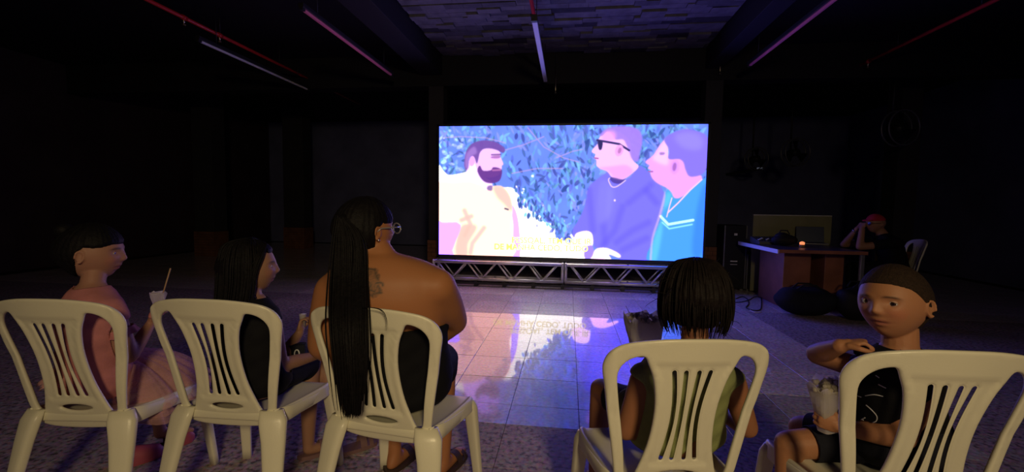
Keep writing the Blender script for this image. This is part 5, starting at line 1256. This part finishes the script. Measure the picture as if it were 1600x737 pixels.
floor_cable([(1135, 470), (1150, 472), (1168, 469), (1180, 463), (1190, 465)], .005, 'thin black cable running along the floor behind the looped one')
bm = bmesh.new(); pts = [at(x, y, Z=.004) for x, y in ((1172, 484), (1180, 488), (1190, 487))]
for p in pts: p.z = .0035
tube(bm, spline(pts, 5), .0035, 6); tag(obj('straw', bm, 'label_white', None, True), 'short white straw lying on the floor before the desk', 'litter')
bm = bmesh.new(); pts = [at(x, y, Z=.004) for x, y in ((978, 478), (985, 491))]
for p in pts: p.z = .0035
tube(bm, pts, .0035, 6); tag(obj('twig', bm, 'leather_dark', None, True), 'thin dark stick lying on the shiny floor left of the curly head', 'litter')
# wall fans and a pale little lamp further back
def fan(px, py, Y, rpx, label, pole):
    q = at(px, py, Y=Y); r = rpx/FPX*((q-Vector((0, 0, CAMH))).dot(CF)); t = empty('fan', (q.x, q.y, q.z), .25, label=label, cat='fan', group='round dark fans in the right part of the hall')
    for yy in (-.06, .06):
        bm = bmesh.new(); tube(bm, [(r*math.cos(a), yy, r*math.sin(a)) for a in np.linspace(0, 2*math.pi, 41)], .012, 8, False); obj('cage_ring', bm, 'grey_metal', t, True)
    bm = bmesh.new()
    for k in range(28):
        a = 2*math.pi*k/28; tube(bm, [(.06*math.cos(a), -.10, .06*math.sin(a)), (r*.6*math.cos(a), -.09, r*.6*math.sin(a)), (r*math.cos(a), -.06, r*math.sin(a))], .0018, 4)
    o = obj('cage_wires', bm, 'black_metal', t, True); o['kind'] = 'stuff'
    bm = bmesh.new(); loft(bm, [[(.07*math.cos(a), y, .07*math.sin(a)) for a in np.linspace(0, 2*math.pi, 18, endpoint=False)] for y in (-.05, .16)]); obj('motor', bm, 'black_metal', t, True)
    for k in range(3):
        a = k*2.094; R = Matrix.Rotation(a, 3, 'Y'); bm = bmesh.new()
        P = [R @ Vector(p) for p in ((-.03, -.01, .07), (-.11, -.035, r*.85), (.08, .035, r*.88), (.04, .01, .07))]; f = bm.faces.new([bm.verts.new(p) for p in P]); bmesh.ops.solidify(bm, geom=[f], thickness=.004); obj('blade', bm, 'black_metal', t)
    if pole == 'floor': tubeo('pole', [(0, .05, -.05), (0, .05, -q.z+.03)], .022, 'grey_metal', t, 10); bm = bmesh.new(); lathe(bm, [(0, 0), (.25, 0), (.25, .02), (.03, .035), (0, .035)], 24, (0, .05, -q.z)); obj('base', bm, 'black_metal', t, True)
    else: tubeo('bracket', [(0, .15, 0), (0, 13.0-q.y, 0)] if False else [(0, .14, 0), (0, .14, CEIL-q.z+.02)], .018, 'black_metal', t, 8)
fan(1407, 200, 7.6, 27, 'large round fan high at the right above the seated man', 'ceiling'); fan(1243, 238, 9.5, 21, 'round fan hanging beyond the desk, middle one of the three', 'ceiling'); fan(1182, 248, 10.5, 17, 'small round fan furthest back, nearest the screen', 'ceiling')
q = at(1187, 263, Y=11.0); t = empty('exit_light', tuple(q), label='tiny pale strip light on the far wall right of the screen', cat='lamp'); M['strip_glow'] = emis('strip_glow', (.7, .75, 1.0), .10)
boxo('strip', (-.06, .06, -.02, 0, -.018, .018), 'strip_glow', t); boxo('mount', (-.08, .08, .001, 1.99, -.03, .03), 'black_metal', t)
o = column(at(1392, 400, Y=8.2).x, at(1425, 400, Y=8.2).x, 8.2, 8.55, .56, 3.74)
# --- the man at the desk
